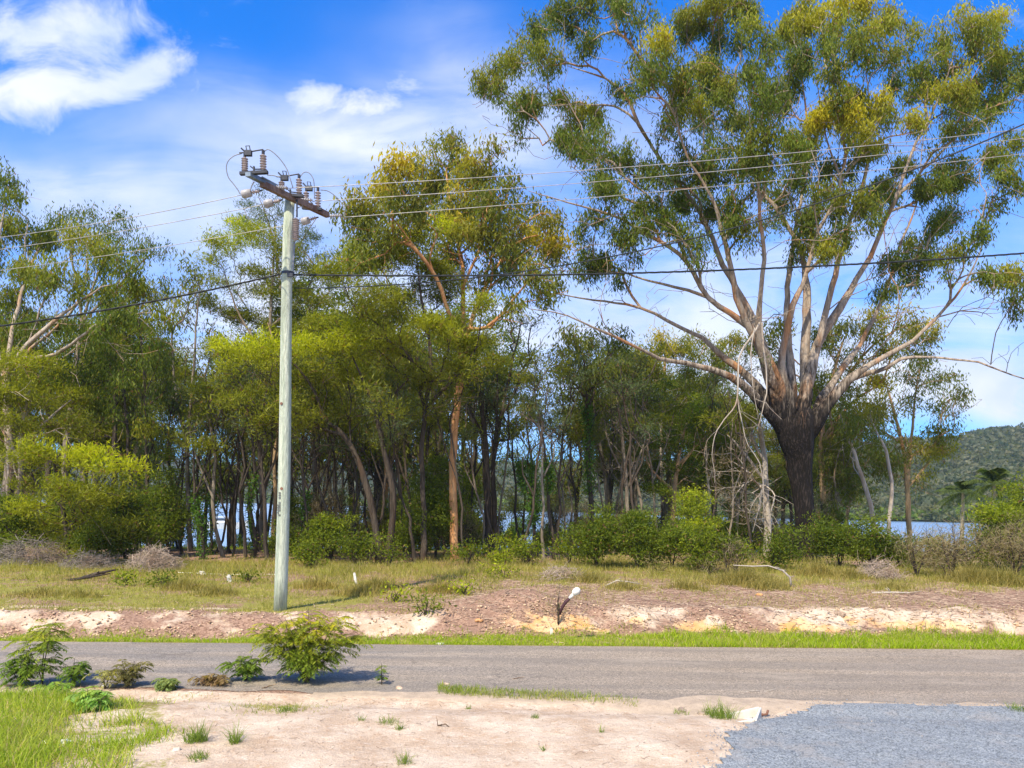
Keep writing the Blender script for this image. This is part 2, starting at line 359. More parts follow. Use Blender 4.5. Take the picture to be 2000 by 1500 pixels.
mt, q, p = newmat('dusty_edge'); o = q.node('ShaderNodeTexCoord').outputs['Object']
nA = q.noise(o, 5, 7, .7); nB = q.noise(o, 50, 3, .8)
cc = q.mix(q.ramp(nA, (.3, .7)), (.36, .29, .22), (.50, .40, .30)); q.put(p.inputs['Base Color'], q.mix(1, cc, q.mix(nB, (.6, .6, .6), (1.4, 1.4, 1.4)), 'MULTIPLY')); bump(q, p, nB, .6, .02)
e1 = lambda x: Ynear(x) - .30 - .5 * sstep(1, 2.4, x) + .62 * sstep(3.2, 4.6, x) - .35 * (fbm(x * 2.6, x * 0 + 7, 12) - .5)
ribbon('road_shoulder', e1, lambda x: Ynear(x) + .02 + .45 * (fbm(x * 1.3, x * 0 + 2, 8) - .35) + .25 * sstep(1, 4, x), -3, 30, .011, mt, .08, 34, True)
mt, q, p = newmat('blue_gravel'); o = q.node('ShaderNodeTexCoord').outputs['Object']
vo = q.node('ShaderNodeTexVoronoi'); q.put(vo.inputs['Vector'], o); vo.inputs['Scale'].default_value = 62
vs = q.node('ShaderNodeSeparateColor'); q.l.new(vo.outputs['Color'], vs.inputs[0])
gc = q.mix(vs.outputs[0], (.14, .165, .19), (.35, .385, .42)); gc = q.mix(q.math('MULTIPLY', q.ramp(q.noise(o, 1.6, 5, .6), (.5, .68)), .55), gc, (.34, .32, .30))
q.put(p.inputs['Base Color'], gc); bump(q, p, q.math('SUBTRACT', 1.0, vo.outputs['Distance']), .8, .02)
GRAVEL = mt
outl = [(1330, 1560), (1400, 1500), (1425, 1470), (1400, 1440), (1452, 1432), (1470, 1412), (1500, 1394), (1560, 1380), (1600, 1371), (1700, 1371), (1850, 1373), (2010, 1378), (2120, 1384), (2300, 1392), (2300, 1560)]
poly = [G(a, b, .03) for a, b in outl]; bm_pts = []
for i in range(len(poly)):
    a, b = poly[i], poly[(i + 1) % len(poly)]; k = max(1, int(np.linalg.norm(b - a) / .12))
    for j in range(k): bm_pts.append(a + (b - a) * j / k)
bm_pts = np.array(bm_pts); bm_pts[:, :2] += (np.stack([fbm(bm_pts[:, 0] * 5, bm_pts[:, 1] * 5, 3), fbm(bm_pts[:, 0] * 5, bm_pts[:, 1] * 5, 5)], -1) - .5) * .22
def inpoly(x, y, pl):
    c = np.zeros(np.shape(x), bool); n = len(pl)
    for i in range(n):
        x1, y1 = pl[i][0], pl[i][1]; x2, y2 = pl[(i + 1) % n][0], pl[(i + 1) % n][1]
        c ^= ((y1 > y) != (y2 > y)) & (x < (x2 - x1) * (y - y1) / (y2 - y1 + 1e-12) + x1)
    return c
gx = np.arange(1.8, 9.5, .09); gy = np.arange(6.5, 12.6, .09); GX, GY = np.meshgrid(gx, gy)
ins = inpoly(GX, GY, bm_pts); cell = ins[:-1, :-1] & ins[1:, :-1] & ins[:-1, 1:] & ins[1:, 1:]
id_ = np.arange(GX.size).reshape(GX.shape); Fs = np.stack([id_[:-1, :-1], id_[:-1, 1:], id_[1:, 1:], id_[1:, :-1]], -1)[cell]
GZ = H(GX, GY) + .014
used = np.unique(Fs); remap = np.zeros(GX.size, int); remap[used] = np.arange(len(used))
VV = np.stack([GX, GY, GZ], -1).reshape(-1, 3)[used]
dw = link('driveway', mesh_np('driveway', VV, remap[Fs], mt, smooth=True)); dw['kind'] = 'structure'

# gravel stones, loose on the driveway and thinning out beyond its edge
def stones(name, pts, size, mat, cols=None):
    n = len(pts); base = np.array([[1, 0, 0], [0, 1, 0], [-1, 0, 0], [0, -1, 0], [0, 0, 1], [0, 0, -1.]])
    V = base[None] * (rng.uniform(.5, 1.1, (n, 6, 1))) * (size * rng.uniform(.5, 1.3, n))[:, None, None] * np.array([1, 1, .6])
    th = rng.uniform(0, 6.3, n); c, s_ = np.cos(th), np.sin(th)
    V = np.stack([V[..., 0] * c[:, None] - V[..., 1] * s_[:, None], V[..., 0] * s_[:, None] + V[..., 1] * c[:, None], V[..., 2]], -1) + pts[:, None]
    T = np.array([[0, 1, 4], [1, 2, 4], [2, 3, 4], [3, 0, 4], [1, 0, 5], [2, 1, 5], [3, 2, 5], [0, 3, 5]])
    Fs = (np.arange(n)[:, None, None] * 6 + T[None]).reshape(-1, 3)
    return mesh_np(name, V.reshape(-1, 3), Fs, mat, np.repeat(cols, 6, 0) if cols is not None else None)
mt, q, p = newmat('stone'); q.put(p.inputs['Base Color'], q.node('ShaderNodeVertexColor', layer_name='Col').outputs[0]); STONE = mt
n = 26000; x = rng.uniform(1.6, 9.2, n); y = rng.uniform(7, 12.2, n)
j = rng.normal(0, .10, (n, 2)); keep = inpoly(x + j[:, 0], y + j[:, 1], bm_pts); x, y = x[keep], y[keep]
pts = np.stack([x, y, H(x, y) + .018], -1); k_ = rng.uniform(0, 1, (len(x), 1)) ** 1.5
link('gravel', stones('gravel', pts, .0115, STONE, (np.array([[.16, .18, .21]]) * (1 - k_) + np.array([[.37, .41, .45]]) * k_)))
tag(bpy.data.objects['gravel'], 'loose blue grey gravel stones on the driveway', 'gravel', kind='stuff')

# water + far hills
mt, q, p = newmat('lake_water'); o = q.node('ShaderNodeTexCoord').outputs['Object']
p.inputs['Base Color'].default_value = (.20, .33, .52, 1); p.inputs['Roughness'].default_value = .22; p.inputs['Specular IOR Level'].default_value = .6
bump(q, p, q.noise(q.mapping(o, (.5, 2, 1)), 1.2, 4, .6), .5, .25)
xw = np.linspace(-2600, 2600, 30); yw = np.array([58, 70, 90, 130, 200, 300, 500, 900, 1500, 2300.]); XX, YY = np.meshgrid(xw, yw)
id_ = np.arange(XX.size).reshape(XX.shape); Fs = np.stack([id_[:-1, :-1], id_[:-1, 1:], id_[1:, 1:], id_[1:, :-1]], -1).reshape(-1, 4)
o = link('lake_water', mesh_np('lake', np.stack([XX, YY, XX * 0 - 1.42], -1).reshape(-1, 3), Fs, mt)); o['kind'] = 'structure'

cpx = [-800, 0, 300, 450, 700, 950, 1300, 1600, 2000, 2800]
SHORE = lambda px: np.interp(px, cpx, [800, 620, 560, 520, 400, 300, 230, 195, 172, 165])
RIDGE = lambda px: np.interp(px, [-800, 0, 300, 450, 700, 950, 1300, 1600, 1800, 1870, 1920, 2000, 2300, 2800], [880, 900, 912, 920, 915, 915, 905, 880, 862, 854, 848, 840, 825, 830])
tt = np.linspace(0, 1, 60) ; pxs = np.linspace(-800, 2800, 240); PX, TT = np.meshgrid(pxs, tt)
def hill_pt(PX, TT):
    sh = SHORE(PX); D = sh + TT * (sh * 1.3 + 150)
    Dr = sh + .8 * (sh * 1.3 + 150)
    zr = 3 + (980 - RIDGE(PX)) / F * Dr - 5
    prof = sstep(-.12, .8, TT) - .25 * sstep(.8, 1, TT)
    prof0 = sstep(-.12, .8, np.zeros_like(TT))
    z = -1.7 + (zr + 1.7) * (prof - prof0) / (1 - prof0)
    z = z + (fbm(PX * .012 + 5, TT * 6, 4) - .5) * zr * .35 * sstep(.05, .3, TT)
    return (PX - 1000) / F * D, D, z
XX, YY, ZZ = hill_pt(PX, TT); id_ = np.arange(XX.size).reshape(XX.shape); Fs = np.stack([id_[:-1, :-1], id_[:-1, 1:], id_[1:, 1:], id_[1:, :-1]], -1).reshape(-1, 4)
mt = simple('hill_soil', (.07, .08, .035), .95, scale=.1)
o = link('hills', mesh_np('hills', np.stack([XX, YY, ZZ], -1).reshape(-1, 3), Fs, mt, smooth=True)); o['kind'] = 'structure'

# ------------------------------------------------------------------ leaves
STY = {
 # L, W, droop, sigma, density, colours
 'gum': dict(L=.20, W=.046, dr=.75, sg=.19, den=1350, c0=(.050, .080, .014), c1=(.150, .205, .026), gold=(.44, .40, .022), vs=.8),
 'gumfar': dict(L=.25, W=.060, dr=.6, sg=.24, den=820, c0=(.070, .088, .018), c1=(.185, .225, .034), gold=(.46, .38, .03), vs=.8),
 'fine': dict(L=.21, W=.034, dr=-.35, sg=.27, den=1750, c0=(.085, .100, .012), c1=(.240, .260, .022), gold=(.42, .46, .010), vs=.6),
 'wisp': dict(L=.18, W=.030, dr=-.3, sg=.20, den=900, c0=(.065, .095, .055), c1=(.13, .17, .075), gold=(.2, .25, .04), vs=1.2),
 'shrub': dict(L=.13, W=.042, dr=-.1, sg=.20, den=1700, c0=(.045, .078, .009), c1=(.160, .210, .018), gold=(.44, .50, .02), vs=.8),
 'dry': dict(L=.30, W=.012, dr=-.2, sg=.25, den=500, c0=(.25, .19, .13), c1=(.42, .34, .26), gold=(.30, .30, .08), vs=.8),
 'tussock': dict(L=.30, W=.014, dr=-1.3, sg=.12, den=2600, c0=(.16, .15, .04), c1=(.34, .31, .11), gold=(.50, .34, .10), vs=.8),
 'vine': dict(L=.10, W=.06, dr=.3, sg=.12, den=700, c0=(.04, .10, .015), c1=(.10, .20, .03), gold=(.2, .34, .02), vs=1),
}
def unit(a): return a / (np.linalg.norm(a, axis=-1, keepdims=True) + 1e-9)
def leaves(B, relz, gold, S, grp=None):
    """B (n,3) leaf bases; returns V (4n,3) and colours"""
    n = len(B); A = rng.normal(0, 1, (n, 3)); A = unit(A); A[:, 2] -= S['dr'] * 2.0; A = unit(A)
    side = unit(np.cross(A, rng.normal(0, 1, (n, 3))))
    L = S['L'] * rng.uniform(.65, 1.25, n)[:, None]; W = S['W'] * rng.uniform(.7, 1.3, n)[:, None]
    nrm = np.cross(A, side)
    V = np.stack([B, B + A * L * .45 + side * W / 2 + nrm * L * .05, B + A * L, B + A * L * .45 - side * W / 2 + nrm * L * .05], 1)
    k = rng.uniform(0, 1, (n, 1))
    if grp is not None: k = .35 * k + .65 * rng.random((grp.max() + 1, 1))[grp]
    c = np.array(S['c0']) * (1 - k) + np.array(S['c1']) * k
    gold = np.clip((gold - .12) * 1.25, 0, 1)
    g_ = np.clip(gold * (.12 + 1.1 * np.clip(relz, 0, 1) ** 1.3) + rng.normal(0, .10, n), 0, 1)[:, None]
    c = c * (1 - g_) + np.array(S['gold']) * g_
    c = c * 1.10
    dead = rng.random(n) < .035; c[dead] = (.22, .13, .06)
    return V.reshape(-1, 3), np.repeat(c, 4, 0)
def quads(nv): return np.arange(nv).reshape(-1, 4)

class Skel:
    def __init__(s):
        s.cap = 30000; s.p = np.zeros((s.cap, 3)); s.d = np.zeros((s.cap, 3)); s.par = np.full(s.cap, -1); s.path = np.zeros(s.cap); s.rf = np.zeros(s.cap)
        s.n = 0; s.chains = []; s.block = np.zeros(s.cap, bool)
    def add(s, p, par, rf=0., block=False):
        i = s.n; s.n += 1; s.p[i] = p; s.par[i] = par; s.rf[i] = rf; s.block[i] = block
        if par >= 0:
            dd = p - s.p[par]; L = np.linalg.norm(dd) + 1e-9; s.d[i] = dd / L; s.path[i] = s.path[par] + L
        else: s.d[i] = (0, 0, 1)
        return i
    def limb(s, pts, rad, block_until=0.0):
        pts = np.asarray(pts, float); rad = np.asarray(rad, float)
        Q = []; Rr = []; k = len(pts)
        for i in range(k - 1):
            p0 = pts[max(i - 1, 0)]; p1 = pts[i]; p2 = pts[i + 1]; p3 = pts[min(i + 2, k - 1)]
            m_ = max(2, int(np.linalg.norm(p2 - p1) / .45))
            for j in range(m_):
                u_ = j / m_; Q.append(.5 * ((2 * p1) + (-p0 + p2) * u_ + (2 * p0 - 5 * p1 + 4 * p2 - p3) * u_ ** 2 + (-p0 + 3 * p1 - 3 * p2 + p3) * u_ ** 3)); Rr.append(rad[i] * (1 - u_) + rad[i + 1] * u_)
        Q.append(pts[-1]); Rr.append(rad[-1])
        if s.n == 0: par = -1
        else:
            dd = np.linalg.norm(s.p[:s.n] - Q[0], axis=1); par = int(np.argmin(dd))
        ch = [] if par < 0 else [par]
        for i, (a, r) in enumerate(zip(Q, Rr)):
            a = a + rng.normal(0, .35, 3) * min(r, .05) * (i > 0)
            par = s.add(a, par, r, block=(i / len(Q) < block_until)); ch.append(par)
        s.chains.append((ch, True)); return ch
    def grow(s, att, root, wpath=.35, wang=.7, step=.4, curve=.45):
        order = np.argsort(np.linalg.norm(att - root, axis=1))
        for a in att[order]:
            n = s.n; dv = a - s.p[:n]; D = np.linalg.norm(dv, axis=1) + 1e-6
            cs = (dv * s.d[:n]).sum(1) / D
            cost = D * (1 + wang * (1 - cs)) + wpath * s.path[:n] + s.block[:n] * 50
            i = int(np.argmin(cost)); dist = D[i]; dirn = dv[i] / dist
            c1 = s.p[i] + dist * curve * unit(.6 * s.d[i] + .4 * dirn + np.array([0, 0, .12]))
            k = max(2, int(dist / step)); par = i; ch = [i]; jit = min(.05 * dist, .10)
            for j in range(1, k + 1):
                u_ = j / k; b = s.p[i] * (1 - u_) ** 2 + 2 * c1 * u_ * (1 - u_) + a * u_ ** 2
                if j < k: b = b + rng.normal(0, jit, 3)
                par = s.add(b, par); ch.append(par)
            s.chains.append((ch, False))
    def mesh(s, name, mat, base, tip=.007, ex=2.15, kmax=1.5):
        n = s.n; acc_ = np.zeros(n); kids = np.zeros(n, int)
        for i in range(n - 1, -1, -1):
            if kids[i] == 0: acc_[i] = tip ** ex
            if s.par[i] >= 0: acc_[s.par[i]] += acc_[i]; kids[s.par[i]] += 1
        r = acc_ ** (1 / ex); fx = s.rf[:n] > 0; r[fx] = np.clip(r[fx], s.rf[:n][fx] * (.8 if kmax > 1 else .97), s.rf[:n][fx] * kmax)
        Vs, Fs, off = [], [], 0
        for ch, isl in s.chains:
            ch = np.array(ch); pts = s.p[ch]; rr = r[ch].copy()
            if len(ch) < 2: continue
            if s.par[ch[1]] == ch[0]: rr[0] = min(rr[0], rr[1] * 1.15)
            k = 12 if rr[:3].max() > .12 else (7 if rr.max() > .04 else (5 if rr.max() > .02 else 3))
            T = np.gradient(pts, axis=0); T = unit(T); ref = np.array([.1, 1., .05]) if abs(T[:, 1]).mean() < .75 else np.array([1., 0, .1])
            A = unit(np.cross(T, ref)); Bv = np.cross(T, A); th = np.arange(k) / k * 2 * math.pi
            V = pts[:, None] + (A[:, None] * np.cos(th)[None, :, None] + Bv[:, None] * np.sin(th)[None, :, None]) * rr[:, None, None]
            if k == 12:   # fluted, lumpy trunk
                V = pts[:, None] + (V - pts[:, None]) * (1 + .10 * np.sin(th * 3 + 1)[None, :, None] + rng.normal(0, .035, (len(pts), k, 1)))
            m_ = len(pts); id_ = np.arange(m_ * k).reshape(m_, k); nx_ = np.roll(id_, -1, 1)
            Fs.append(np.stack([id_[:-1], nx_[:-1], nx_[1:], id_[1:]], -1).reshape(-1, 4) + off); Vs.append(V.reshape(-1, 3)); off += m_ * k
        return mesh_np(name, np.concatenate(Vs) - base, np.concatenate(Fs), mat, smooth=True)

def clump_sprays(c, Rr, S, dens=1.0):
    m_ = int(5 + 9 * Rr * S['vs'] + 5 * Rr * Rr)
    d = unit(rng.normal(0, 1, (m_, 3))); d[:, 2] = np.where(rng.random(m_) < .7, np.abs(d[:, 2]), d[:, 2])
    rad = Rr * rng.uniform(.35, 1.0, m_) ** .7
    ax_ = rng.uniform(.65, 1.3, 3) * np.array([1, 1, .8]); out_ = rng.random(m_) < .22; rad = np.where(out_, rad * rng.uniform(1.15, 1.6, m_), rad)
    tl = rng.normal(0, .35, 2); off_ = d * rad[:, None] * ax_; off_[:, 2] += off_[:, 0] * tl[0]; pts = c + off_
    if S['dr'] > 0: pts[:, 2] -= (rng.random(m_) < .2) * Rr * rng.uniform(.2, .8, m_)
    tot = S['den'] * Rr * Rr * dens; cnt = np.maximum(3, (tot / m_ * rng.gamma(2.2, 1 / 2.2, m_)).astype(int)); return pts, cnt
def build_tree(name, label, cat, base, limbs, clumps, style, barkm, group=None, block=.4, wpath=.35, dens=1.0, tip=.007, vines=None, extra=None, kmax=1.5, crownname='crown'):
    """limbs: [(pts3d, radii)], clumps: [(centre, R, gold)]"""
    S = STY[style]; base = np.asarray(base, float); sk = Skel()
    for i, (pts, rad) in enumerate(limbs): sk.limb(pts, rad, block if i == 0 else .12)
    root = empty(name, base, label, cat, group)
    SP, CN, GO, CZ = [], [], [], []
    for c, Rr, gd in clumps:
        sp_, cn = clump_sprays(np.asarray(c), Rr, S, dens); SP.append(sp_); CN.append(cn); GO.append(np.full(len(sp_), gd)); CZ.append((sp_[:, 2] - c[2]) / (1.3 * Rr) + .5)
    SPC = len(SP)
    if SP:
        SP = np.concatenate(SP); CN = np.concatenate(CN); GO = np.concatenate(GO); CZ = np.concatenate(CZ)
        fork = sk.p[:sk.n][sk.path[:sk.n] >= sk.path[:sk.n].max() * .2][0]
        sk.grow(SP, fork, wpath)
    if SPC and style != 'shrub':      # bare twigs hanging under and through the leaf clumps
        tw = []
        for c, Rr, gd in clumps:
            k_ = int(3 + 7 * Rr) if style != 'dry' else 22
            tw.append(np.asarray(c) + rng.normal(0, 1, (k_, 3)) * Rr * np.array([.9, .7, .7]) - np.array([0, 0, Rr * (.9 if style != 'dry' else 0)]))
        tw = np.concatenate(tw); tw = tw[tw[:, 2] > base[2] + .8]
        if len(tw): sk.grow(tw, fork, wpath * .6, step=.5)
    if extra is not None: extra(sk)
    me = sk.mesh(name + '_trunk', barkm, base, tip, kmax=kmax); link('trunk', me, root)
    if len(SP):
        B = np.repeat(SP, CN, 0); nrm = rng.normal(0, 1, B.shape) * S['sg'] * np.array([1, 1, 1.1 if S['dr'] > 0 else .55]); B = B + nrm
        V, c = leaves(B, np.repeat(CZ, CN) + nrm[:, 2] * .5, np.repeat(GO, CN), S, np.repeat(np.arange(len(SP)), CN))
        link(crownname, mesh_np(name + '_crown', V - base, quads(len(V)), LEAF, c), root)
    if vines:
        Vv = []; cc_ = []
        for pts, Rr, cnt in vines:
            pts = np.asarray(pts); tt_ = rng.uniform(0, len(pts) - 1.001, cnt); i0 = tt_.astype(int); f = (tt_ - i0)[:, None]
            B = pts[i0] * (1 - f) + pts[i0 + 1] * f + unit(rng.normal(0, 1, (cnt, 3))) * Rr * rng.uniform(.3, 1.2, (cnt, 1)) ; a, b_ = leaves(B, np.full(cnt, .4), np.full(cnt, .25), STY['vine']); Vv.append(a); cc_.append(b_)
        V = np.concatenate(Vv); link('vine', mesh_np(name + '_vine', V - base, quads(len(V)), LEAF, np.concatenate(cc_)), root)
    return root

def px_tree(name, label, D, limbs, clumps, style, barkm, dr=2.0, rr=1.3, vines=None, cat='tree', **kw):
    """limbs in photo pixels: list of (points [(px,py,rpx)...], depth change at the tip)"""
    L3 = []; lp = []
    for i, (pts, ds) in enumerate(limbs):
        out = []; rad = []; k = len(pts)
        for j, a in enumerate(pts):
            dd = D + ds * j / max(1, k - 1); out.append(P(a[0], a[1], dd)); rad.append(a[2] * dd / F); lp.append((a[0], a[1], dd))
        if i == 0:
            b = out[0]; z0 = h1(b[0], b[1]); pre = np.array([b[0], b[1], z0 - .15]); base = np.array([b[0], b[1], z0])
            if b[2] > z0 + .2: out = [pre] + out; rad = [rad[0] * 1.25] + rad
            else: out[0] = pre; rad[0] *= 1.3
        L3.append((out, rad))
    lp = np.array(lp); cl = []
    for c in clumps:
        px, py, r = c[:3]; gd = c[3] if len(c) > 3 else .1
        i = int(np.argmin(np.hypot(lp[:, 0] - px, (lp[:, 1] - py)))); dd = lp[i, 2] + rng.uniform(-dr, dr)
        cl.append((P(px, py, dd), r * dd / F, gd))
    vs = [([P(a, b, D) for a, b in pts], Rr, n_) for pts, Rr, n_ in vines] if vines else None
    return build_tree(name, label, cat, base, L3, cl, style, barkm, vines=vs, **kw)
# ================================================================== THE TREES
def lim(cx=None, *pts): return pts
# ---- big gum
Dg = 31.0
big_limbs = [
 ([(1577,1100,16.5),(1574,1060,17),(1572,1000,18.5),(1566,950,20),(1562,900,24),(1556,860,33),(1550,830,38),(1546,806,36)], 0),
 ([(1532,850,13),(1516,824,12),(1469,768,11),(1427,736,9),(1341,709,8),(1288,701,6),(1256,685,5),(1203,659,4.5),(1160,640,3.5),(1107,616,2.5),(1032,603,1.2)], -3),
 ([(1528,830,12),(1490,770,10),(1459,731,9),(1416,699,8),(1373,661,7),(1331,640,6),(1277,613,5),(1224,595,4),(1160,587,3),(1100,575,2),(1053,571,1)], 1.5),
 ([(1535,830,14),(1510,760,12),(1490,700,11),(1464,640,10),(1427,612,9),(1384,581,8),(1341,512,7),(1309,485,6),(1240,443,5),(1192,419,4),(1107,395,2.5),(1032,373,1)], -2),
 ([(1540,825,13),(1515,740,12),(1490,680,11),(1469,624,10),(1427,544,9),(1400,491,8),(1368,416,7),(1320,352,5.5),(1267,277,5),(1245,240,4),(1213,213,3.5),(1181,205,3),(1117,205,2.2),(1053,208,1)], 2),
 ([(1247,243,4),(1230,200,3.5),(1200,165,3),(1160,145,2.2),(1110,130,1.2)], 1),
 ([(1545,820,10),(1510,740,9.5),(1488,690,9),(1483,640,9),(1484,587,8),(1493,507,7),(1483,427,6),(1483,368,5),(1475,300,3),(1462,220,2),(1470,140,1)], -4),
 ([(1560,830,16),(1573,773,13),(1573,693,12),(1576,587,10),(1571,523,9),(1555,469,7),(1512,400,6),(1480,363,5),(1459,267,4.5),(1427,203,3.5),(1395,140,2),(1385,70,1)], 3),
 ([(1550,820,10),(1530,740,9),(1528,683,8.5),(1549,597,7.5),(1576,533,6.5),(1597,453,5.5),(1640,373,4.5),(1630,320,3.5),(1613,270,2.5),(1600,190,1.5),(1590,120,1)], -1),
 ([(1562,815,13),(1580,740,12),(1597,672,11),(1640,603,10),(1672,549,9),(1699,501,8),(1720,453,7),(1747,395,6),(1789,347,5),(1832,304,4),(1885,251,3),(1928,213,2),(1985,195,1)], 2),
 ([(1572,850,20),(1592,826,18),(1616,792,15),(1656,744,12),(1696,716,10),(1744,688,8),(1784,664,6.5),(1830,620,5),(1880,560,3.5),(1915,490,2),(1935,420,1)], -2),
 ([(1656,744,6),(1700,728,5.5),(1728,720,5),(1760,702,4.5),(1812,698,4),(1864,702,3.6),(1912,708,3.2),(1952,724,2.6),(2000,740,2),(2060,770,1)], -3),
 ([(1585,830,12),(1605,780,10),(1624,752,9),(1656,704,8),(1680,672,7),(1712,608,6),(1740,540,5),(1762,470,4),(1790,400,2.5),(1800,300,1.5),(1810,200,1)], 3.5),
 ([(1553,800,9),(1542,700,8),(1537,600,7),(1545,500,6),(1562,400,5),(1580,300,4),(1572,200,3),(1560,110,1.5)], 4),
 ([(1542,815,10),(1505,710,9),(1448,610,7.5),(1422,500,6),(1392,390,5),(1340,300,3.5),(1312,200,2.5),(1290,110,1.3)], -3),
 ([(1597,672,7),(1625,560,6),(1655,450,5),(1690,340,4),(1700,240,3),(1690,130,1.5)], 0),
 ([(1747,395,4),(1780,300,3),(1830,200,2.4),(1860,120,1.3)], 1),
 ([(1341,512,4),(1310,440,3.4),(1260,380,2.6),(1200,330,1.6),(1150,290,1)], -1),
 ([(1384,581,4),(1320,560,3),(1240,540,2.4),(1160,500,1.4)], 1),
]
big_clumps = [(980,140,45,.45),(1060,120,38,.4),(1020,200,38,.3),(955,165,28,.4),(1010,235,32,.1),(1100,25,45,.2),(1180,15,50,.2),(1060,55,38,.2),(1150,90,30,.1),
 (1280,92,42,.95),(1240,35,45,.1),(1330,150,36,.1),(1260,150,33,.1),(1380,35,60,.6),(1440,20,50,.5),(1420,90,42,.2),(1475,70,38,.35),(1480,140,42,.15),(1400,150,36,.1),(1340,60,38,.2),
 (1555,60,55,.75),(1600,50,42,.6),(1680,40,60,.95),(1700,80,42,.5),(1630,115,46,.2),(1560,130,46,.1),(1510,195,40,.15),
 (1780,90,34,.4),(1860,60,52,.65),(1930,60,45,.75),(1900,135,56,.4),(1960,130,46,.2),(1820,125,40,.3),(1870,205,56,.55),(1940,205,46,.2),(1985,170,38,.1),(1800,200,40,.3),(1755,150,28,.2),
 (1140,232,45,.6),(1172,275,42,.1),(1110,290,34,.1),(1200,322,38,.1),(1230,172,30,.1),(1300,250,30,.1),(1380,210,44,.2),(1430,250,44,.2),(1350,330,44,.1),(1280,350,26,.15),(1400,320,50,.1),(1460,330,36,.1),
 (1530,180,46,.35),(1600,240,55,.85),(1660,260,60,.95),(1710,230,48,.8),(1560,300,42,.4),(1650,330,46,.2),(1520,262,40,.1),(1780,250,30,.6),(1480,290,50,.3),
 (1250,342,30,.1),(1180,380,34,.1),(1260,420,40,.1),(1300,450,46,.1),(1222,470,34,.1),(1160,440,32,.1),(1380,420,36,.1),(1350,480,32,0),(1440,400,36,.1),(1480,452,40,0),(1520,420,26,.2),(1150,520,42,.1),(1200,532,30,.1),
 (1600,420,44,.2),(1670,410,46,.3),(1720,380,40,.3),(1640,470,34,.1),(1760,330,30,.2),(1820,370,44,.1),(1870,342,40,.3),(1850,420,40,.1),(1900,470,30,.1),(1790,490,28,.3),(1830,440,30,.1),(1760,530,34,.1),(1730,570,24,.1),
 (1960,310,46,.3),(1990,352,34,.2),(1950,400,24,.1),(1972,548,42,.5),(1995,590,28,.1),(1928,540,20,.1),(1640,200,30,.3),(1850,270,34,.3),(1560,370,30,.1),(1420,180,34,.2),(1100,200,26,.3),(1330,400,30,.1),(1740,110,28,.3),(1010,90,26,.3)]
rb = random.Random(3)
big_clumps += [(rb.uniform(1150, 1900), rb.uniform(120, 520), rb.uniform(20, 34), rb.choice([0, .1, .3, .5])) for _ in range(34)]
big_clumps = [c for c in big_clumps if not (1420 < c[0] < 1760 and c[1] > 440 and c[2] > 24 and c[3] == 0)]
big_limbs = [big_limbs[0]] + [([(a, b, c * (.95 if j < 2 else (.78 if j < 4 else .58)) ) for j, (a, b, c) in enumerate(p_)], d_) for p_, d_ in big_limbs[1:]]
def big_twigs(sk):
    a_ = np.array([P(rng.uniform(1080, 1960), rng.uniform(180, 640), Dg + rng.uniform(-4, 4)) for _ in range(420)]); sk.grow(a_, sk.p[5], .25, step=.5)
big = px_tree('gum_tree', 'huge spreading gum tree with a charred dark trunk and many pale fanning limbs', Dg, big_limbs, big_clumps, 'gum', B_BIG, dr=1.4, block=.95, wpath=.30, dens=1.8, tip=.010, kmax=1.0, extra=big_twigs)
bb = np.array(big.location)
def dead_limb(pts, dd, r0, mat=B_PALE, twigs=5):
    r0 *= .62; p3 = [P(a, b, Dg + dd) for a, b in pts]; sk = Skel(); sk.limb(p3, np.linspace(r0, .012, len(p3)), 0)
    att = []
    for _ in range(twigs):
        a = p3[random.randrange(1, len(p3))]; att.append(a + np.array([random.uniform(-.8, .8), random.uniform(-.6, .6), random.uniform(-.9, .3)]))
    sk.grow(np.array(att), p3[0], .2)
    link('dead_branch', sk.mesh('dead_branch', mat, bb, .008), big)
dead_limb([(1484,630),(1466,660),(1444,700),(1440,776),(1430,800),(1400,840),(1392,868),(1391,900)], -2.2, .085)
dead_limb([(1488,630),(1490,670),(1496,720),(1497,768),(1486,810),(1480,842)], -1.8, .095)
dead_limb([(1474,640),(1466,690),(1470,750),(1478,800)], -2.6, .06)
dead_limb([(1440,776),(1450,830),(1462,870),(1484,905),(1492,960),(1490,1010)], -1.4, .05, twigs=12)
dead_limb([(1493,900),(1490,950),(1480,1000),(1470,1040)], -1.2, .04, twigs=10)
dead_limb([(1935,712),(1940,670),(1955,630),(1985,580),(2010,520)], -3, .04, B_DARK, 8)
dead_limb([(1965,728),(1975,690),(1998,670)], -3, .025, B_DARK, 3)
dead_limb([(1850,640),(1880,600),(1930,580),(1960,540)], -2, .035, B_DARK, 6)

